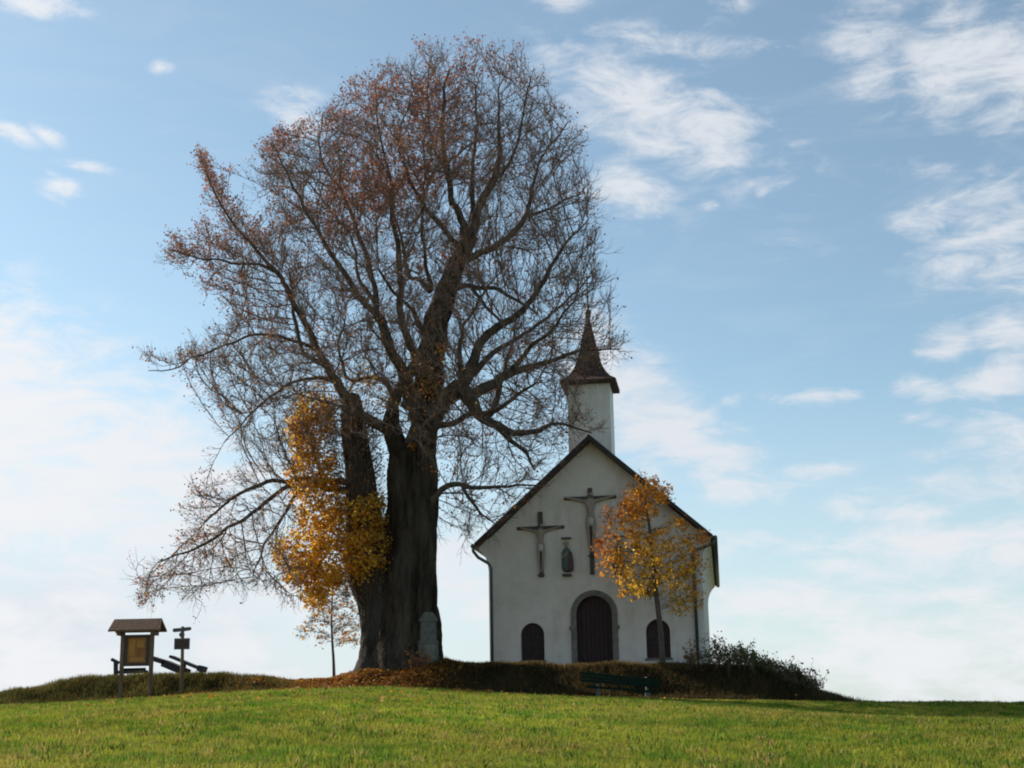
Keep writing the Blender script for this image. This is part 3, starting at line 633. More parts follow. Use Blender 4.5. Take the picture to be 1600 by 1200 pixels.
limbs = [ # (points with radius in px at the tree, dy start, dy end)
 ([(658,715,23),(661,690,22),(662,650,23),(667,600,23),(675,545,22),(686,490,20),(703,440,16),(722,398,13),(737,368,11)], 0, 0, 'leader'),
 ([(626,715,19),(617,690,16),(610,665,15),(612,640,11)], 0, -.1, 'leader'),
 ([(648,700,20),(672,655,17),(695,625,14),(722,604,13)], 0, -.6, 'limb'),
 ([(735,370,9),(745,335,7.5),(755,310,7),(772,280,6.5),(780,240,5),(781,195,3.5),(776,140,2)], 0, .5, 'limb'),
 ([(728,388,9),(722,350,7),(708,315,6),(698,270,5.5),(693,220,4.5),(692,160,3.5),(700,110,2)], 0, -1.2, 'limb'),
 ([(735,372,6),(738,320,5),(737,260,4),(745,200,3),(742,130,2)], .1, 1.8, 'limb'),
 ([(722,395,6),(695,360,5),(670,333,4.5),(650,300,4),(636,270,3.5),(624,225,2.5),(640,150,1.5)], 0, -2.0, 'limb'),
 ([(728,405,7),(760,390,6),(795,370,5.5),(818,340,5),(832,290,3.5),(850,240,2.5),(888,190,1.5)], 0, 1.6, 'limb'),
 ([(820,338,4),(850,330,3),(880,312,2.2),(915,300,1.4)], 1.0, 2.6, 'limb'),
 ([(634,640,10),(640,610,10),(630,580,9),(612,545,8),(598,505,8),(588,492,7)], -.1, -1.2, 'limb'),
 ([(588,492,6),(565,468,5.2),(540,430,4.8),(512,390,4.2),(490,350,3.5),(468,310,3),(445,265,2),(425,220,1.3)], -1.2, -3.0, 'limb'),
 ([(588,495,6),(587,450,5),(572,400,4.5),(556,360,4),(540,310,3.5),(520,280,3),(500,240,2.2),(505,180,1.3)], -1.2, .6, 'limb'),
 ([(590,480,5),(560,430,3.5),(552,380,3),(530,345,2.5),(500,310,2)], -1.2, 2.4, 'limb'),
 ([(612,640,11),(622,610,9),(650,565,8),(640,540,7),(627,500,6.5),(627,460,6),(625,420,5.5),(618,370,5),(612,320,4),(607,260,3),(590,190,2),(585,130,1.2)], -.1, -1.8, 'limb'),
 ([(661,520,6),(640,480,4),(610,450,3),(590,420,2.4)], 0, -2.4, 'limb'),
 ([(672,455,6),(655,438,4.5),(637,430,4),(630,390,3.6),(622,350,3),(600,300,2)], 0, 2.0, 'limb'),
 ([(675,450,5),(664,410,3.5),(660,350,3),(664,290,2.3),(660,220,1.6)], 0, -2.6, 'limb'),
 ([(610,672,11),(590,664,9),(563,648,8.5),(545,622,8),(528,595,7.5),(512,572,6.5),(495,545,6),(478,505,5.5),(462,472,5),(445,440,4.5),(420,412,4),(392,380,3.2),(365,350,2.6),(340,310,2),(320,270,1.2)], 0, -2.6, 'limb'),
 ([(430,425,4),(405,413,3),(370,412,2.6),(330,405,2.1),(290,400,1.5),(262,390,1)], -1.6, -2.8, 'limb'),
 ([(512,572,6),(490,562,4.6),(476,550,4.2),(460,500,4),(458,460,3.2),(450,420,2)], -.8, 1.0, 'limb'),
 ([(500,548,4.5),(470,536,3.6),(430,525,3.2),(390,523,2.8),(350,540,2.4),(300,562,1.9),(262,575,1.4),(230,578,.9)], -.7, -3.4, 'limb'),
 ([(620,625,7),(600,595,5),(575,592,4),(545,590,3.4),(528,540,2.8),(540,505,2)], -.2, 2.5, 'limb'),
 ([(528,595,5),(495,590,3.6),(450,600,3),(400,640,2.2),(350,690,1.4)], -.3, 1.8, 'limb'),
 ([(562,760,7),(530,752,6),(490,748,5),(459,751,4.3),(417,753,4),(389,763,3.4),(354,784,2.8),(320,815,1.9)], .1, -1.4, 'limb'),
 ([(562,770,7),(510,762,5.4),(455,758,4.4),(424,777,4),(375,812,3.5),(330,842,3),(295,861,2.3),(245,878,1.4)], .3, -2.6, 'limb'),
 ([(470,760,4),(440,810,3),(410,860,2.3),(395,900,1.4)], -.4, 1.0, 'limb'),
 ([(722,604,12),(735,580,9),(745,548,7.5),(765,523,7),(800,498,6),(833,465,5),(856,425,4),(885,380,2.8),(920,345,1.5)], -.6, -2.0, 'limb'),
 ([(722,604,9),(720,575,5.5),(718,545,4.5),(725,510,3.6),(740,480,3),(770,440,2)], -.6, 1.6, 'limb'),
 ([(722,606,12),(738,630,11),(750,648,9),(772,662,7.5),(800,674,6),(830,676,5),(850,667,4),(875,664,3),(925,676,1.6)], -.6, -1.4, 'limb'),
 ([(730,622,9),(765,602,8),(800,583,7),(845,568,5),(885,553,4),(920,547,3),(968,546,1.3)], -.6, .6, 'limb'),
 ([(790,588,6),(815,560,4.8),(835,535,4),(860,515,3),(890,480,2.2),(925,450,1.2)], -.2, -2.2, 'limb'),
 ([(752,655,7),(770,640,6),(780,605,5),(790,575,4),(800,540,3),(805,500,2)], -.7, 2.2, 'limb'),
 ([(735,590,6),(770,550,5),(810,528,4),(850,500,3.2),(890,465,2.4),(935,420,1.4)], -.6, 3.0, 'limb'),
 ([(668,690,9),(685,665,6),(715,660,5.4),(745,646,5),(775,640,4.4),(808,618,3.4),(840,595,2.4)], -.3, -2.8, 'limb'),
 ([(772,662,6),(800,690,4.5),(822,708,3.4),(835,735,2)], -.8, -2.0, 'limb'),
 ([(662,815,9),(675,786,6.5),(690,765,5.5),(713,757,4.8),(740,762,4),(785,760,3),(840,757,1.6)], -.3, -1.6, 'limb'),
 ([(722,758,4),(732,778,3.2),(748,798,2.4),(775,820,1.4)], -.8, -2.2, 'limb'),
 ([(690,460,6),(725,447,4.6),(765,450,4),(800,465,3.2),(838,490,2)], 0, -2.4, 'limb'),
 ([(738,452,4),(765,485,3.3),(790,512,2.4)], -1, -1.6, 'limb'),
 ([(770,285,4),(800,250,3),(815,190,2.4),(830,120,1.5)], .2, -1.8, 'limb'),
 ([(697,270,3.6),(675,220,2.8),(668,150,2),(672,90,1.2)], -.6, 1.8, 'limb'),
]
seedpos = []; seedr = []; seedl = []; limbV = []
for li, (pts, d0, d1, kind) in enumerate(limbs):
    p3 = tpath(pts, d0, d1); rad = np.array([a[2]*(1 if a[2] > 8 else .62+.38*a[2]/8) for a in pts])/PXM
    q = catmull(np.hstack([p3, rad[:, None]]), .22)
    q[:, :3] += np.stack([(vn(np.arange(len(q))*.45, np.zeros(len(q))+li*7.3, 200+k)-.5)*.12 for k in range(3)], 1)*np.minimum(1, np.arange(len(q))/6)[:, None]
    V, Fq, Ft = fat_tube(q[:, :3]+rng.normal(size=(len(q), 3))*np.minimum(.02, q[:, 3:4]*.12), q[:, 3], 26 if rad[0] > .25 else 12, .22 if rad[0] > .25 else .14, li, .10 if rad[0] > .3 else 0)
    limbV.append([V, Fq, Ft])
    for i in range(len(q)):
        if q[i, 3] < .26: seedpos.append(q[i, :3]); seedr.append(q[i, 3]); seedl.append(li)
outline = [(215,890),(225,930),(250,945),(280,915),(320,935),(350,905),(390,925),(420,905),(445,935),(480,930),(500,890),(470,850),(480,800),(520,770),(530,720),
 (600,700),(615,640),(640,740),(700,700),(690,790),(700,860),(730,870),(745,820),(780,825),(800,790),(845,770),(870,730),(880,690),(935,680),(900,620),(930,575),(972,560),(972,538),(935,525),(955,490),(965,440),(940,425),
 (942,380),(925,345),(938,300),(905,255),(912,215),(880,170),(855,165),(860,130),(835,90),(810,75),(788,58),(760,68),(750,48),(722,66),(700,60),(672,60),(640,68),(622,95),(600,88),(575,120),(535,128),(530,165),(505,178),
 (480,205),(430,210),(425,240),(402,262),(408,300),(425,345),(400,352),(372,300),(350,285),(334,252),(316,250),(312,290),(325,330),(345,362),(310,372),(262,365),(258,405),(285,430),(320,440),(330,470),(360,510),(335,530),(290,550),(228,568),(235,590),(290,585),(330,590),
 (320,625),(345,655),(360,700),(400,715),(385,740),(330,750),(290,775),(300,820),(265,850)]
row = {}
def hull(y):
    k = int(y//8)
    if k not in row:
        xx = np.arange(200, 990, 4.); ins = inpoly(xx, np.full(xx.shape, k*8+4.), outline); row[k] = (xx[ins].min(), xx[ins].max()) if ins.any() else (600, 601)
    return row[k]
outline = [(a_, b_+(18*(260-b_)/215 if b_ < 260 else 0)) for a_, b_ in outline]
_o = []
for i_ in range(len(outline)):       # ragged outline: every stretch gets small points and notches
    a_, b_ = outline[i_], outline[(i_+1) % len(outline)]; L_ = math.hypot(b_[0]-a_[0], b_[1]-a_[1]); n_ = max(1, int(L_/13))
    for k_ in range(n_):
        t_ = k_/n_; w_ = (9 if k_ % 2 else -7)*random.uniform(.3, 1.5) if k_ else 0
        _o.append((a_[0]+(b_[0]-a_[0])*t_+(b_[1]-a_[1])/L_*w_*-1, a_[1]+(b_[1]-a_[1])*t_+(b_[0]-a_[0])/L_*w_))
outline = _o
NA = 10800; att = []
ca = rng.uniform(210, 980, 90000); cb = rng.uniform(45, 945, 90000); ok = inpoly(ca, cb, outline) & inpoly(ca-11, cb, outline) & inpoly(ca+11, cb, outline) & inpoly(ca, cb-13, outline) & inpoly(ca, cb+8, outline) & ~((cb > 690) & (ca > 520) & (ca < 660))
ok &= (fbm(ca/26., cb/26., 301, 3) > .47) | (rng.uniform(0, 1, 90000) > .72)
for a, b in zip(ca[ok][:NA], cb[ok][:NA]):
    lo, hi = hull(b); cxx = (lo+hi)/2; hwid = (hi-lo)/2+1; u = (a-cxx)/hwid
    T = (hwid/PXM)*.80*math.sqrt(max(0, 1-u*u))+.5; T = min(T, 5.6)
    if b < 200: T *= .55+.45*(b-40)/160
    Yd = YT+random.uniform(-1, 1)*T
    if b > 690: Yd = YT+random.uniform(-2.6, 1.6)
    att.append(P(a, b, Yd))
att = np.array(att)
CEN = np.array([tbv[0]+.8, YT, 9.0])
def trop(p):
    h = p[2]
    v = np.array(p)-CEN; v /= np.linalg.norm(v); return v*.45+np.array([0, 0, .22 if h > 13 else (.06 if h > 9 else -.06)])
ns = len(seedpos)
pos, par, lid, dirs = colonize(seedpos, seedl, att, .26, .32, 5.5, 70, trop, .85, 90000)
r, nch = pipe(par, ns, np.array(seedr), .0092, 2.15, .65)
print('tree nodes', len(pos))
i1 = np.arange(ns, len(pos)); ip = par[i1]
# twiglets
cand = i1[r[i1] < .03]
base_ = np.repeat(cand, 2); rng.shuffle(base_); 
bd = dirs[base_]+rng.normal(size=(len(base_), 3))*.42; zz = pos[base_][:, 2]
upb = np.where(zz > 12, .45, np.where(zz > 8.5, .12, -.25)); bd[:, 2] += upb
out_ = unit(pos[base_]-CEN); bd += out_*.5
Ltw = rng.uniform(.28, .75, len(base_))
cur = np.zeros((len(base_), 3)); cur[:, 2] = np.where(zz > 8.5, .22, .12)
TV, TF, tpts, tdd = twigs(pos[base_], bd, Ltw, np.full(len(base_), .0070), 3, cur)
sub = rng.permutation(len(base_))[:int(len(base_)*.9)]
SV, SF, spts, _ = twigs(tpts[0][sub], unit(bd[sub])+rng.normal(size=(len(sub), 3))*.5, rng.uniform(.15, .4, len(sub)), np.full(len(sub), .006), 2, cur[sub])
tl = lid[base_]; sl2 = lid[base_][sub]
def pickfaces(V, Fq, ids, per, seg, nv, k):
    # twigs() lays out seg blocks of n items, nv verts and per faces each
    n = len(ids); sel = np.nonzero(ids == k)[0]
    vi = np.concatenate([(s*n+sel)[:, None]*nv+np.arange(nv) for s in range(seg)]).ravel()
    fi = np.concatenate([(s*n+sel)[:, None]*per+np.arange(per) for s in range(seg)]).ravel()
    mp = np.full(len(V), -1); mp[vi] = np.arange(len(vi)); return V[vi], mp[Fq[fi]]
for li in range(len(limbs)):
    V, Fq, Ft = limbV[li]; Vs = [V]; Qs = [Fq]; off = len(V)
    sel = i1[lid[i1] == li]
    if len(sel):
        pr = par[sel]; r0 = np.where(pr < ns, r[sel], r[pr]); v, f = prisms(pos[pr], pos[sel]+dirs[sel]*r[sel][:, None]*.3, r0, r[sel], 5)
        Vs.append(v); Qs.append(f+off); off += len(v)
        v, f = pickfaces(TV, TF, tl, 3, 3, 6, li); Vs.append(v); Qs.append(f+off); off += len(v)
        v, f = pickfaces(SV, SF, sl2, 3, 2, 6, li); Vs.append(v); Qs.append(f+off); off += len(v)
    o = tr_(limbs[li][3] if limbs[li][3] != 'leader' else 'stem', np.concatenate(Vs), [np.concatenate(Qs), Ft], [M_bark if limbs[li][3] == 'leader' else M_limb, M_twig])
    nq = sum(len(q_) for q_ in Qs); mi = np.zeros(len(o.data.polygons), np.int32); mi[len(Qs[0]):nq] = 1
    o.data.polygons.foreach_set('material_index', mi)
# reddish leaves left on the twig ends
ends = np.concatenate([tpts[2], tpts[1], spts[1]]); 
def topx(Pw):
    R = np.array(camo.matrix_world.to_3x3()); q = (Pw-CAM) @ R; return 800+F*q[:, 0]/-q[:, 2], 600-F*q[:, 1]/-q[:, 2]
# density is a function of the place in the crown: thick on the upper sunny side, thin below and on the right
hx = (ends[:, 0]-tbv[0]); hz_ = ends[:, 2]-tbv[2]
dn = .04+.95*smoothstep(hz_, 10.5, 18)*smoothstep(hx, 4, -1.5)*1.0+.22*smoothstep(hx, -4.5, -8)+.25*smoothstep(hz_, 16, 21)
cl3 = fbm(ends[:, 0]*.7+ends[:, 1]*.2, ends[:, 2]*.7-ends[:, 1]*.2, 91, 3)
dn = dn*(smoothstep(cl3, .34, .66)*1.7+.04)+.05
keep = rng.uniform(0, 1, len(ends)) < dn*.9
lp = ends[keep]; lp = np.repeat(lp, 2, 0); lp = lp+rng.normal(size=lp.shape)*.07
print('red leaves', len(lp))
leaves(lp-tbv, .070, pick(len(lp), [(.27,.095,.05),(.20,.07,.04),(.32,.14,.07),(.15,.075,.055)]), M_leaf, 'foliage', tree)
# sparse yellowish leaves low in the crown, and sprouts on the limbs
kp = rng.uniform(0, 1, len(ends)) < .035*smoothstep(hz_, 12, 6)
lp2 = [ends[kp]]
for (a, b, rr, n_, dy) in [(668,598,26,330,-.9),(690,545,9,60,-.8),(646,698,7,50,-.7),(575,604,34,260,-.6),(510,606,26,130,-.4),(600,640,24,90,-.2),(356,878,9,40,-1.2),(592,492,12,50,-1.2),(655,560,12,60,-.7),(700,740,40,60,-.5),(545,995,14,70,.3),(690,560,5,30,-.8),(800,560,25,60,0),(870,440,15,30,0)]:
    c0 = P(a, b, YT+dy); lp2.append(c0+rng.normal(size=(n_, 3))*rr/PXM*.55)
lp2 = np.concatenate(lp2); leaves(lp2-tbv, .085, pick(len(lp2), [(.46,.22,.03),(.38,.13,.025),(.40,.28,.05)]), M_leaf, 'sprout_foliage', tree)

# golden clump round the left trunk
gold = [(476,612),(500,618),(520,640),(508,680),(520,720),(530,770),(560,785),(592,775),(604,830),(598,880),(570,900),(545,915),(520,925),(505,945),(480,945),(470,915),(430,890),(436,850),(462,830),(470,790),(455,745),(455,700),(452,650)]
cc = []
while len(cc) < 300:
    a = random.uniform(425, 610); b = random.uniform(605, 950)
    if inpoly(a, b, gold):
        cc.append(P(a, b, YT-.5+random.uniform(-1.1, .7)*(1.0 if b > 760 else .6)))
cc = np.array(cc)
sp0 = tpath([(590,980),(578,900),(568,800),(562,740),(556,690),(553,650)], -.2, .3)
sp0 = catmull(sp0, .25)
gp, gpar, gl, gd = colonize(sp0, [0]*len(sp0), np.repeat(cc, 3, 0)+rng.normal(size=(len(cc)*3, 3))*.12, .16, .2, 4, 40, lambda p: np.array([0, 0, .25]), .4)
gr, _ = pipe(gpar, len(sp0), np.full(len(sp0), .1), .006, 2.3, .4)
gi = np.arange(len(sp0), len(gp)); V, Fq = prisms(gp[gpar[gi]], gp[gi], np.where(gpar[gi] < len(sp0), gr[gi], gr[gpar[gi]]), gr[gi], 4)
tr_('sprout_branches', V, [Fq], M_twig)
nl = 16500; ci = rng.integers(0, len(cc), nl); L0 = cc[ci]+np.clip(rng.normal(size=(nl, 3)), -2.2, 2.2)*.155
gcol = pick(nl, [(.80,.46,.05),(.68,.29,.03),(.76,.55,.08),(.48,.17,.025),(.32,.20,.04)], [.32,.26,.2,.12,.10], .3)
leaves(L0-tbv, .09, gcol, M_gold, 'golden_foliage', tree)
# dry creeper / dead sprouts round the left trunk
nd_ = 2600; cyx = rng.uniform(0, 1, nd_); ang = rng.uniform(0, 2*np.pi, nd_)
cl_ = catmull(tpath([(582,940),(575,880),(568,800),(562,740),(556,690),(552,640)], -.2, .4), .1); q = cl_[(cyx*(len(cl_)-1)).astype(int)]
rr = .50+.28*rng.uniform(0, 1, nd_); bs = q+np.stack([np.cos(ang)*rr-.12, np.sin(ang)*rr, rng.normal(size=nd_)*.1], 1)
V, Fq, tp, _ = twigs(bs, np.stack([np.cos(ang)*.5-.1, np.sin(ang)*.5, rng.uniform(-.2, 1.2, nd_)], 1), rng.uniform(.2, .6, nd_), np.full(nd_, .007), 3)
tr_('dry_sprouts', V, [Fq], M_twig)
dl = np.concatenate([tp[0], tp[2]]); dl = dl[rng.uniform(0, 1, len(dl)) < .55]
leaves(dl-tbv, .075, pick(len(dl), [(.13,.07,.03),(.20,.10,.03),(.09,.06,.03)]), M_leaf, 'dry_foliage', tree)

# ------------------------------------------------------------------ small trees
def small_tree(name, stempts, Y, poly, ncl, nleaf, lsize, cols, label, r0px, thick, spread, bark=M_ybark, densf=None, twn=3, rmin=.005, natt=3):
    base = P(stempts[0][0], stempts[0][1], Y); e = empty(name, base, label, 'tree'); bv = np.array(base)
    p3 = np.array([P(a, b, Y) for a, b in stempts]); k = 2200/Y
    rad = np.linspace(r0px, r0px*.35, len(p3))/k; q = catmull(np.hstack([p3, rad[:, None]]), .08)
    V, Fq, Ft = fat_tube(q[:, :3], q[:, 3], 12, .15, 5)
    link('trunk', npmesh('trunk', V-bv, [Fq, Ft], None, True), bark, e)
    xs_ = [p[0] for p in poly]; ys_ = [p[1] for p in poly]; cc = []; cx_ = (min(xs_)+max(xs_))/2
    while len(cc) < ncl:
        a = random.uniform(min(xs_), max(xs_)); b = random.uniform(min(ys_), max(ys_))
        if not inpoly(a, b, poly): continue
        if densf and random.random() > densf(a, b): continue
        h = (max(xs_)-min(xs_))/2; u = (a-cx_)/h; cc.append(P(a, b, Y+random.uniform(-1, 1)*thick*math.sqrt(max(.05, 1-u*u))))
    cc = np.array(cc); s0 = q[len(q)//3:, :3]
    gp, gpar, gl, gd = colonize(s0, [0]*len(s0), np.repeat(cc, natt, 0)+rng.normal(size=(len(cc)*natt, 3))*.1, .12, .15, 3.5, 45, lambda p: np.array([0, 0, .3]), .4)
    gr, _ = pipe(gpar, len(s0), q[len(q)//3:, 3], rmin, 2.4, .5)
    gi = np.arange(len(s0), len(gp)); V, Fq = prisms(gp[gpar[gi]], gp[gi], np.where(gpar[gi] < len(s0), gr[gi], gr[gpar[gi]]), gr[gi], 5)
    bs = np.repeat(gi, twn); TV, TF, tp, _ = twigs(gp[bs], gd[bs]+rng.normal(size=(len(bs), 3))*.6+[0, 0, .2], rng.uniform(.1, .3, len(bs)), np.full(len(bs), rmin*.8), 2)
    link('branches', npmesh('branches', np.concatenate([V, TV])-bv, [np.concatenate([Fq, TF+len(V)])]), bark, e)
    ci = rng.integers(0, len(cc), nleaf); w8 = rng.uniform(.5, 1.4, len(cc)); L0 = cc[ci]+np.clip(rng.normal(size=(nleaf, 3)), -1.8, 1.8)*(spread*w8[ci])[:, None]
    leaves(L0-bv, lsize, cols(L0, nleaf), M_gold, 'foliage', e)
    return e
yp = [(1000,738),(1020,748),(1045,765),(1035,790),(1060,815),(1095,825),(1108,860),(1092,900),(1106,925),(1085,945),(1062,950),(1045,965),(1030,940),(1000,930),(975,935),(960,910),(975,890),(940,893),(945,860),(925,850),(950,815),(935,790),(975,800),(972,770)]
def ycols(L0, n):
    t = smoothstep(L0[:, 2]+rng.normal(size=n)*.5, 6.4, 8.6)[:, None]; side = smoothstep(np.abs(L0[:, 0]-(P(1018, 850, 46)[0]))+rng.normal(size=n)*.25, .8, 1.7)[:, None]
    g = pick(n, [(.84,.52,.05),(.74,.37,.035),(.52,.36,.05)], None, .3); o_ = pick(n, [(.64,.24,.04),(.54,.17,.04)], None, .3)
    w = np.clip(t*.7+side*.8, 0, 1); return g*(1-w)+o_*w
t2 = small_tree('young_tree', [(1036,1046),(1033,1000),(1028,950),(1022,900),(1018,860),(1014,820),(1008,780)], 45.4, yp, 170, 6300, .088, ycols,
    'slender young tree with golden orange leaves in front of the right window of the chapel', 5.0, 1.2, .135, densf=lambda a, b: .35+.65*math.exp(-((a-1015)/45)**2))
sp_ = [(466,990),(478,955),(497,925),(520,895),(538,905),(552,940),(572,985),(562,1008),(530,1012),(500,1005)]
small_tree('sapling', [(522,1063),(521,1030),(519,1000),(518,960),(520,925)], 49.5, sp_, 80, 420, .095, lambda L, n: pick(n, [(.46,.25,.04),(.36,.14,.03)]),
    'thin nearly bare sapling standing behind the left foot of the old tree', 2.6, 1.2, .16, twn=4, rmin=.006)

# ------------------------------------------------------------------ bushes
def bush(name, pts, nst, hfun, Y, dY, nl, ls, cols, label, seed=0, leafp=.8, cat='bush'):
    x0, x1 = P(pts[0], 1060, Y)[0], P(pts[1], 1060, Y)[0]
    bx = rng.uniform(x0, x1, nst); by = Y+rng.uniform(-1, 1, nst)*dY; bz = ground_z(bx, by)
    base = np.array([(x0+x1)/2, Y, gz((x0+x1)/2, Y)]); e = empty(name, base, label, cat)
    B = np.stack([bx, by, bz-.03], 1); H = hfun(bx)*rng.uniform(.55, 1.1, nst)
    d = np.stack([rng.normal(size=nst)*.3+.12*(bx-(x0+x1)/2), rng.normal(size=nst)*.3, np.ones(nst)], 1)
    V, Fq, tp, dd = twigs(B, d, H, np.full(nst, .010), 6); Vs = [V]; Fs = [Fq]; off = len(V); allp = list(tp[1:])
    for k in range(1, 6):
        s = np.repeat(np.arange(nst), 2); v, f, t2_, _ = twigs(tp[k][s], rng.normal(size=(len(s), 3))*.6+dd[s]*.8+[0, 0, .2], rng.uniform(.12, .35, len(s)), np.full(len(s), .006), 3)
        Vs.append(v); Fs.append(f+off); off += len(v); allp += t2_
    link('stems', npmesh('stems', np.concatenate(Vs)-base, [np.concatenate(Fs)]), M_twig, e)
    ap = np.concatenate(allp); ii_ = rng.integers(0, len(ap), nl); L0 = ap[ii_]+rng.normal(size=(nl, 3))*.05
    leaves(L0-base, ls, cols(nl), M_leaf, 'foliage', e); return e
bx_ = [P(a, 1060, 45)[0] for a in (1095,1125,1160,1200,1240,1280)]
bush('bush', (1113, 1268), 150, lambda x: np.interp(x, bx_, [.78, .9, .72, .55, .42, .2]), 44.9, .8, 6200, .065,
     lambda n: pick(n, [(.075,.10,.025),(.11,.125,.035),(.16,.14,.04),(.22,.12,.05)], [.4,.3,.2,.1]), 'dark leafy bush on the right end of the bank beside the chapel')
bush('shrub', (1230, 1282), 14, lambda x: x*0+.62, 44.4, .3, 260, .07,
     lambda n: pick(n, [(.07,.08,.03),(.14,.09,.04)]), 'small straggly shrub with arching twigs at the far right end of the bank')
bush('shrub', (1076, 1092), 10, lambda x: x*0+.75, 45.3, .12, 180, .07,
     lambda n: pick(n, [(.20,.16,.03),(.30,.17,.04)]), 'small yellowish shrub by the right corner of the chapel wall')
bush('shrub', (640, 662), 9, lambda x: x*0+.5, 44.1, .12, 130, .09,
     lambda n: pick(n, [(.36,.14,.03),(.2,.11,.03)]), 'tiny orange leaved shrub at the foot of the grey stone pillar')

# ------------------------------------------------------------------ stone pillar
pb = P(668, 1052, 44.6); e = empty('stone_pillar', pb, 'grey stone wayside pillar leaning against the right foot of the old trunk', 'monument', math.radians(14))
k = 44.6/2200
MB().box(-.37, .37, -.3, .3, -.3, .10, .03).build('plinth', M_mon, e)
MB().box(-.31, .31, -.26, .26, .10, 1.0, .02).build('base', M_mon, e)
m = MB(); m.prism([(-.25, 1.0), (.25, 1.0), (.23, 1.58), (-.23, 1.58)], -.21, .21); m.build('shaft', M_mon, e)
m = MB(); m.prism([(-.28, 1.58), (.28, 1.58), (.28, 1.65), (.13, 1.86), (-.13, 1.86), (-.28, 1.65)], -.25, .25); m.build('capstone', M_mon, e)
MB().box(-.18, .18, -.275, -.262, .3, .85, .004).build('panel', M_stone, e)
# rock
bm = bmesh.new(); bmesh.ops.create_icosphere(bm, subdivisions=3, radius=.34)
for v in bm.verts:
    f = .75+.5*float(fbm(v.co.x*4+9, v.co.z*4+v.co.y*3, 77)); v.co = Vector((v.co.x*1.3*f, v.co.y*f, v.co.z*.75*f))
me = bpy.data.meshes.new('boulder'); bm.to_mesh(me); bm.free(); o = link('boulder', me, M_bark); o.location = P(696, 1042, 44.8)
tag(o, 'low dark boulder in the grass just right of the stone pillar', 'boulder')

# ------------------------------------------------------------------ notice board
def foot(px, Y, py=1088): x = P(px, py, Y)[0]; return Vector((x, Y, gz(x, Y)))
nb = foot(211, 43.15); zb_ = nb.z
e = empty('notice_board', nb, 'wooden notice board with little pitched roof on two posts at the left bank', 'notice board', math.radians(-3))
H0 = P(211, 988, 43.2)[2]-zb_
for s in (-1, 1): MB().box(s*.45-.055, s*.45+.055, -.055, .055, -.3, H0+.02, .008).build('post', M_post, e)
pz0 = P(211, 1041, 43.2)[2]-zb_; pz1 = P(211, 992, 43.2)[2]-zb_
pn = MB().box(-.385, .385, -.02, .02, pz0, pz1).build('panel', M_panel, e)
m = MB()
m.box(-.39, .39, -.045, -.021, pz1-.09, pz1); m.box(-.39, .39, -.045, -.021, pz0, pz0+.10); m.box(-.39, -.29, -.045, -.021, pz0+.101, pz1-.091); m.box(.29, .39, -.045, -.021, pz0+.101, pz1-.091)
m.build('frame', M_frame, pn)
MB().box(-.24, -.06, -.026, -.0205, pz0+.3, pz1-.14).box(.0, .22, -.026, -.0205, pz0+.55, pz1-.16).box(-.2, .22, -.026, -.0205, pz0+.14, pz0+.26).build('sheet', M_ppanel, pn)
ridge = P(211, 967, 43.2)[2]-zb_; ev = P(211, 985, 43.2)[2]-zb_
for s in (-1, 1):
    m = MB(); v = [(-.74, 0, ridge), (.72, 0, ridge), (.79, s*.34, ev), (-.81, s*.34, ev)]
    a = [m.bm.verts.new(p) for p in v]; b = [m.bm.verts.new((p[0], p[1], p[2]-.05)) for p in v]
    m.bm.faces.new(a); m.bm.faces.new(b)
    for i in range(4): m.bm.faces.new((a[i], a[(i+1) % 4], b[(i+1) % 4], b[i]))
    m.build('roof', M_boardroof, e)
for s in (-1, 1):
    MB().prism([(-.05, H0-.10), (.05, H0-.10), (.05, H0+.0), (-.05, H0+.0)], -.26, .26, Matrix.Translation((s*.52, 0, 0))).build('bracket', M_post, e)
# signpost
nb = foot(284, 43.15); e = empty('signpost', nb, 'slim wooden signpost with two short arms and a square plate, right of the notice board', 'signpost', 0)
T = P(280, 979, 43.15)[2]-nb.z
m = MB(); m.tube([(0, 0, -.3), (-.02, 0, T*.4), (-.05, 0, T)], [.06, .055, .05], 10); m.build('post', M_post, e, True)
def zp(py): return P(280, py, 43.15)[2]-nb.z
MB().prism([(-.30, zp(988)), (-.34, zp(985)), (-.31, zp(982)), (-.02, zp(981.2)), (-.02, zp(987))], -.085, -.058).build('sign_arm', M_sign, e)
MB().prism([(-.01, zp(980.8)), (.20, zp(980.0)), (.24, zp(983)), (.20, zp(985.5)), (-.01, zp(987))], -.085, -.058).build('sign_arm', M_sign, e)
MB().tube([(-.05, -.08, zp(992)), (-.05, -.058, zp(992))], .09, 6).build('emblem_plate', M_sign, e)
pl = MB().box(-.27, .20, -.09, -.058, zp(1015), zp(997.5), .006).build('plate', M_sign, e)
MB().box(-.23, .16, -.097, -.0905, zp(1012.5), zp(1000), .002).build('sheet', M_frame, pl)

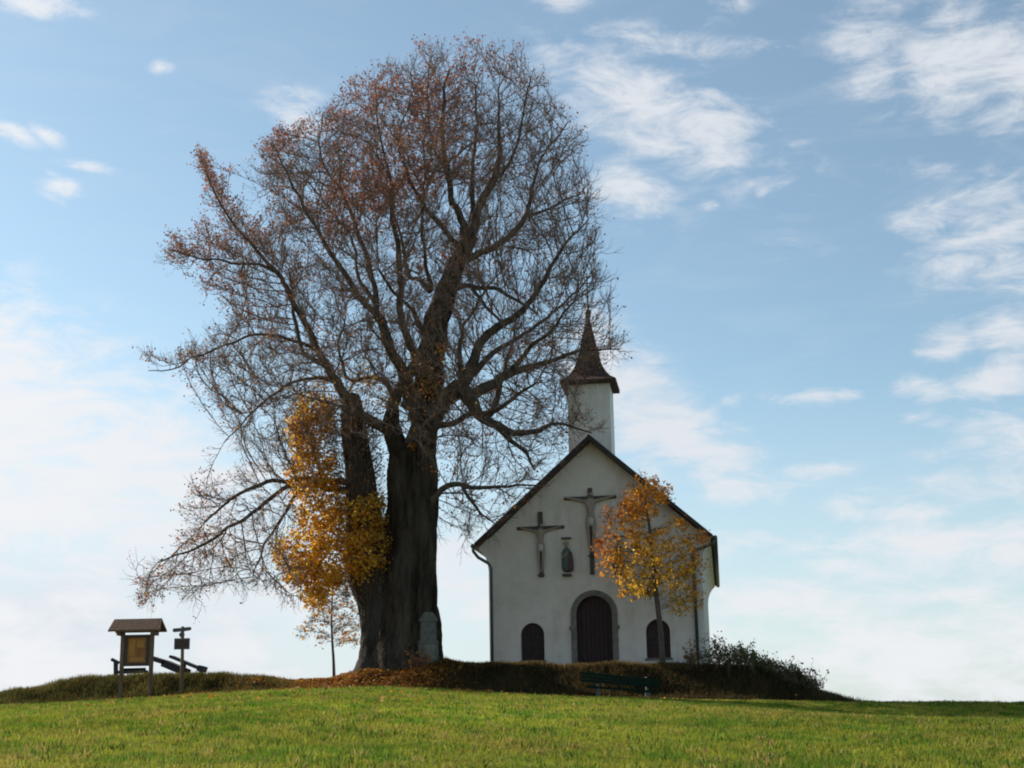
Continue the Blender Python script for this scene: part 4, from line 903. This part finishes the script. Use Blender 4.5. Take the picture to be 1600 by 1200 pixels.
# ------------------------------------------------------------------ sloping bench things beyond the crest
def beam(name, a, b, w, h, m, parent, Y0, Y1=None):
    p = Vector(P(a[0], a[1], Y0)); q = Vector(P(b[0], b[1], Y1 or Y0)); o = Vector(parent.location)
    d = q-p; M_ = Matrix.Translation((p+q)/2-o) @ d.to_track_quat('X', 'Z').to_matrix().to_4x4()
    return MB().box(-d.length/2, d.length/2, -w/2, w/2, -h/2, h/2, .012, M_).build(name, m, parent)
nb = foot(262, 46.6, 1060); e = empty('lounger', nb, 'dark wooden lounger with thick sloping back, behind the notice board on the crest', 'lounger')
beam('backrest', (236, 1028), (262, 1036), .9, .14, M_dwood, e, 46.4); beam('backrest', (258, 1036.5), (292, 1051), .9, .22, M_dwood, e, 46.4)
beam('leg', (283, 1048), (283, 1066), .1, .12, M_dwood, e, 46.7)
nb = foot(300, 46.6, 1060); e = empty('lounger', nb, 'slender sloping wooden lounger with a knobbed lower end, behind the signpost', 'lounger')
beam('backrest', (268, 1026), (316, 1046), .7, .09, M_dwood, e, 46.5); beam('foot_roll', (312, 1044), (320, 1046.5), .75, .19, M_dwood, e, 46.5)
beam('leg', (315, 1046), (315, 1066), .1, .14, M_dwood, e, 46.5); beam('leg', (288, 1036), (288, 1066), .1, .10, M_dwood, e, 46.8)
nb = foot(200, 46.4, 1060); e = empty('bench', nb, 'low grey bench with a raised left arm, seen between the posts of the notice board', 'bench')
beam('seat', (186, 1050.5), (229, 1049), .45, .09, M_dwood, e, 46.2); beam('armrest', (174, 1030), (186, 1036), .12, .10, M_dwood, e, 46.0)
beam('backrest', (188, 1046), (228, 1045), .05, .07, M_bench, e, 46.5)
beam('leg', (181, 1033), (181, 1070), .1, .13, M_dwood, e, 46.0); beam('leg', (228, 1049), (228, 1070), .1, .1, M_dwood, e, 46.0)

# ------------------------------------------------------------------ green bench
Yb = 42.75
nb = foot(970, Yb); e = empty('bench', nb, 'green slatted bench on concrete legs at the foot of the bank below the chapel door', 'bench')
def bp(px, py, dy=0): return Vector(P(px, py, Yb+dy))-Vector(nb)
def slat(name, a, b, w, h, tilt):
    d = b-a; M_ = Matrix.Translation((a+b)/2) @ d.to_track_quat('X', 'Z').to_matrix().to_4x4() @ Matrix.Rotation(tilt, 4, 'X')
    return MB().box(-d.length/2, d.length/2, -w/2, w/2, -h/2, h/2, .006, M_).build(name, M_bench, e)
for i in range(3): slat('back_slat', bp(908, 1052+i*5.4, .24-.04*i), bp(1031, 1063.5+i*4.6, .24-.04*i), .03, .085, -.15)
for i in range(4): slat('seat_slat', bp(916, 1072+i*.5, .10-i*.11), bp(1031, 1081+i*.5, .10-i*.11), .095, .035, 0)
for px, y0, y1 in ((934, 1073.5, 1092), (1012, 1080, 1096)):
    c0 = bp(px, y0); c1 = bp(px, y1); xx = c0.x
    m = MB(); m.prism([(-.24, c1.z-.1), (.22, c1.z-.1), (.20, c0.z-.03), (-.26, c0.z-.03)], xx-.06, xx+.06, Matrix.Rotation(0, 4, 'Z'))
    # prism runs along y: turn it so that it runs along x
    bmesh.ops.transform(m.bm, matrix=Matrix(((0, 1, 0, 0), (1, 0, 0, 0), (0, 0, 1, 0), (0, 0, 0, 1))), verts=m.bm.verts)
    m.tube([(xx, .16, c0.z-.05), (xx, .30, c0.z+.42)], .045, 6)
    m.build('leg', M_conc, e)
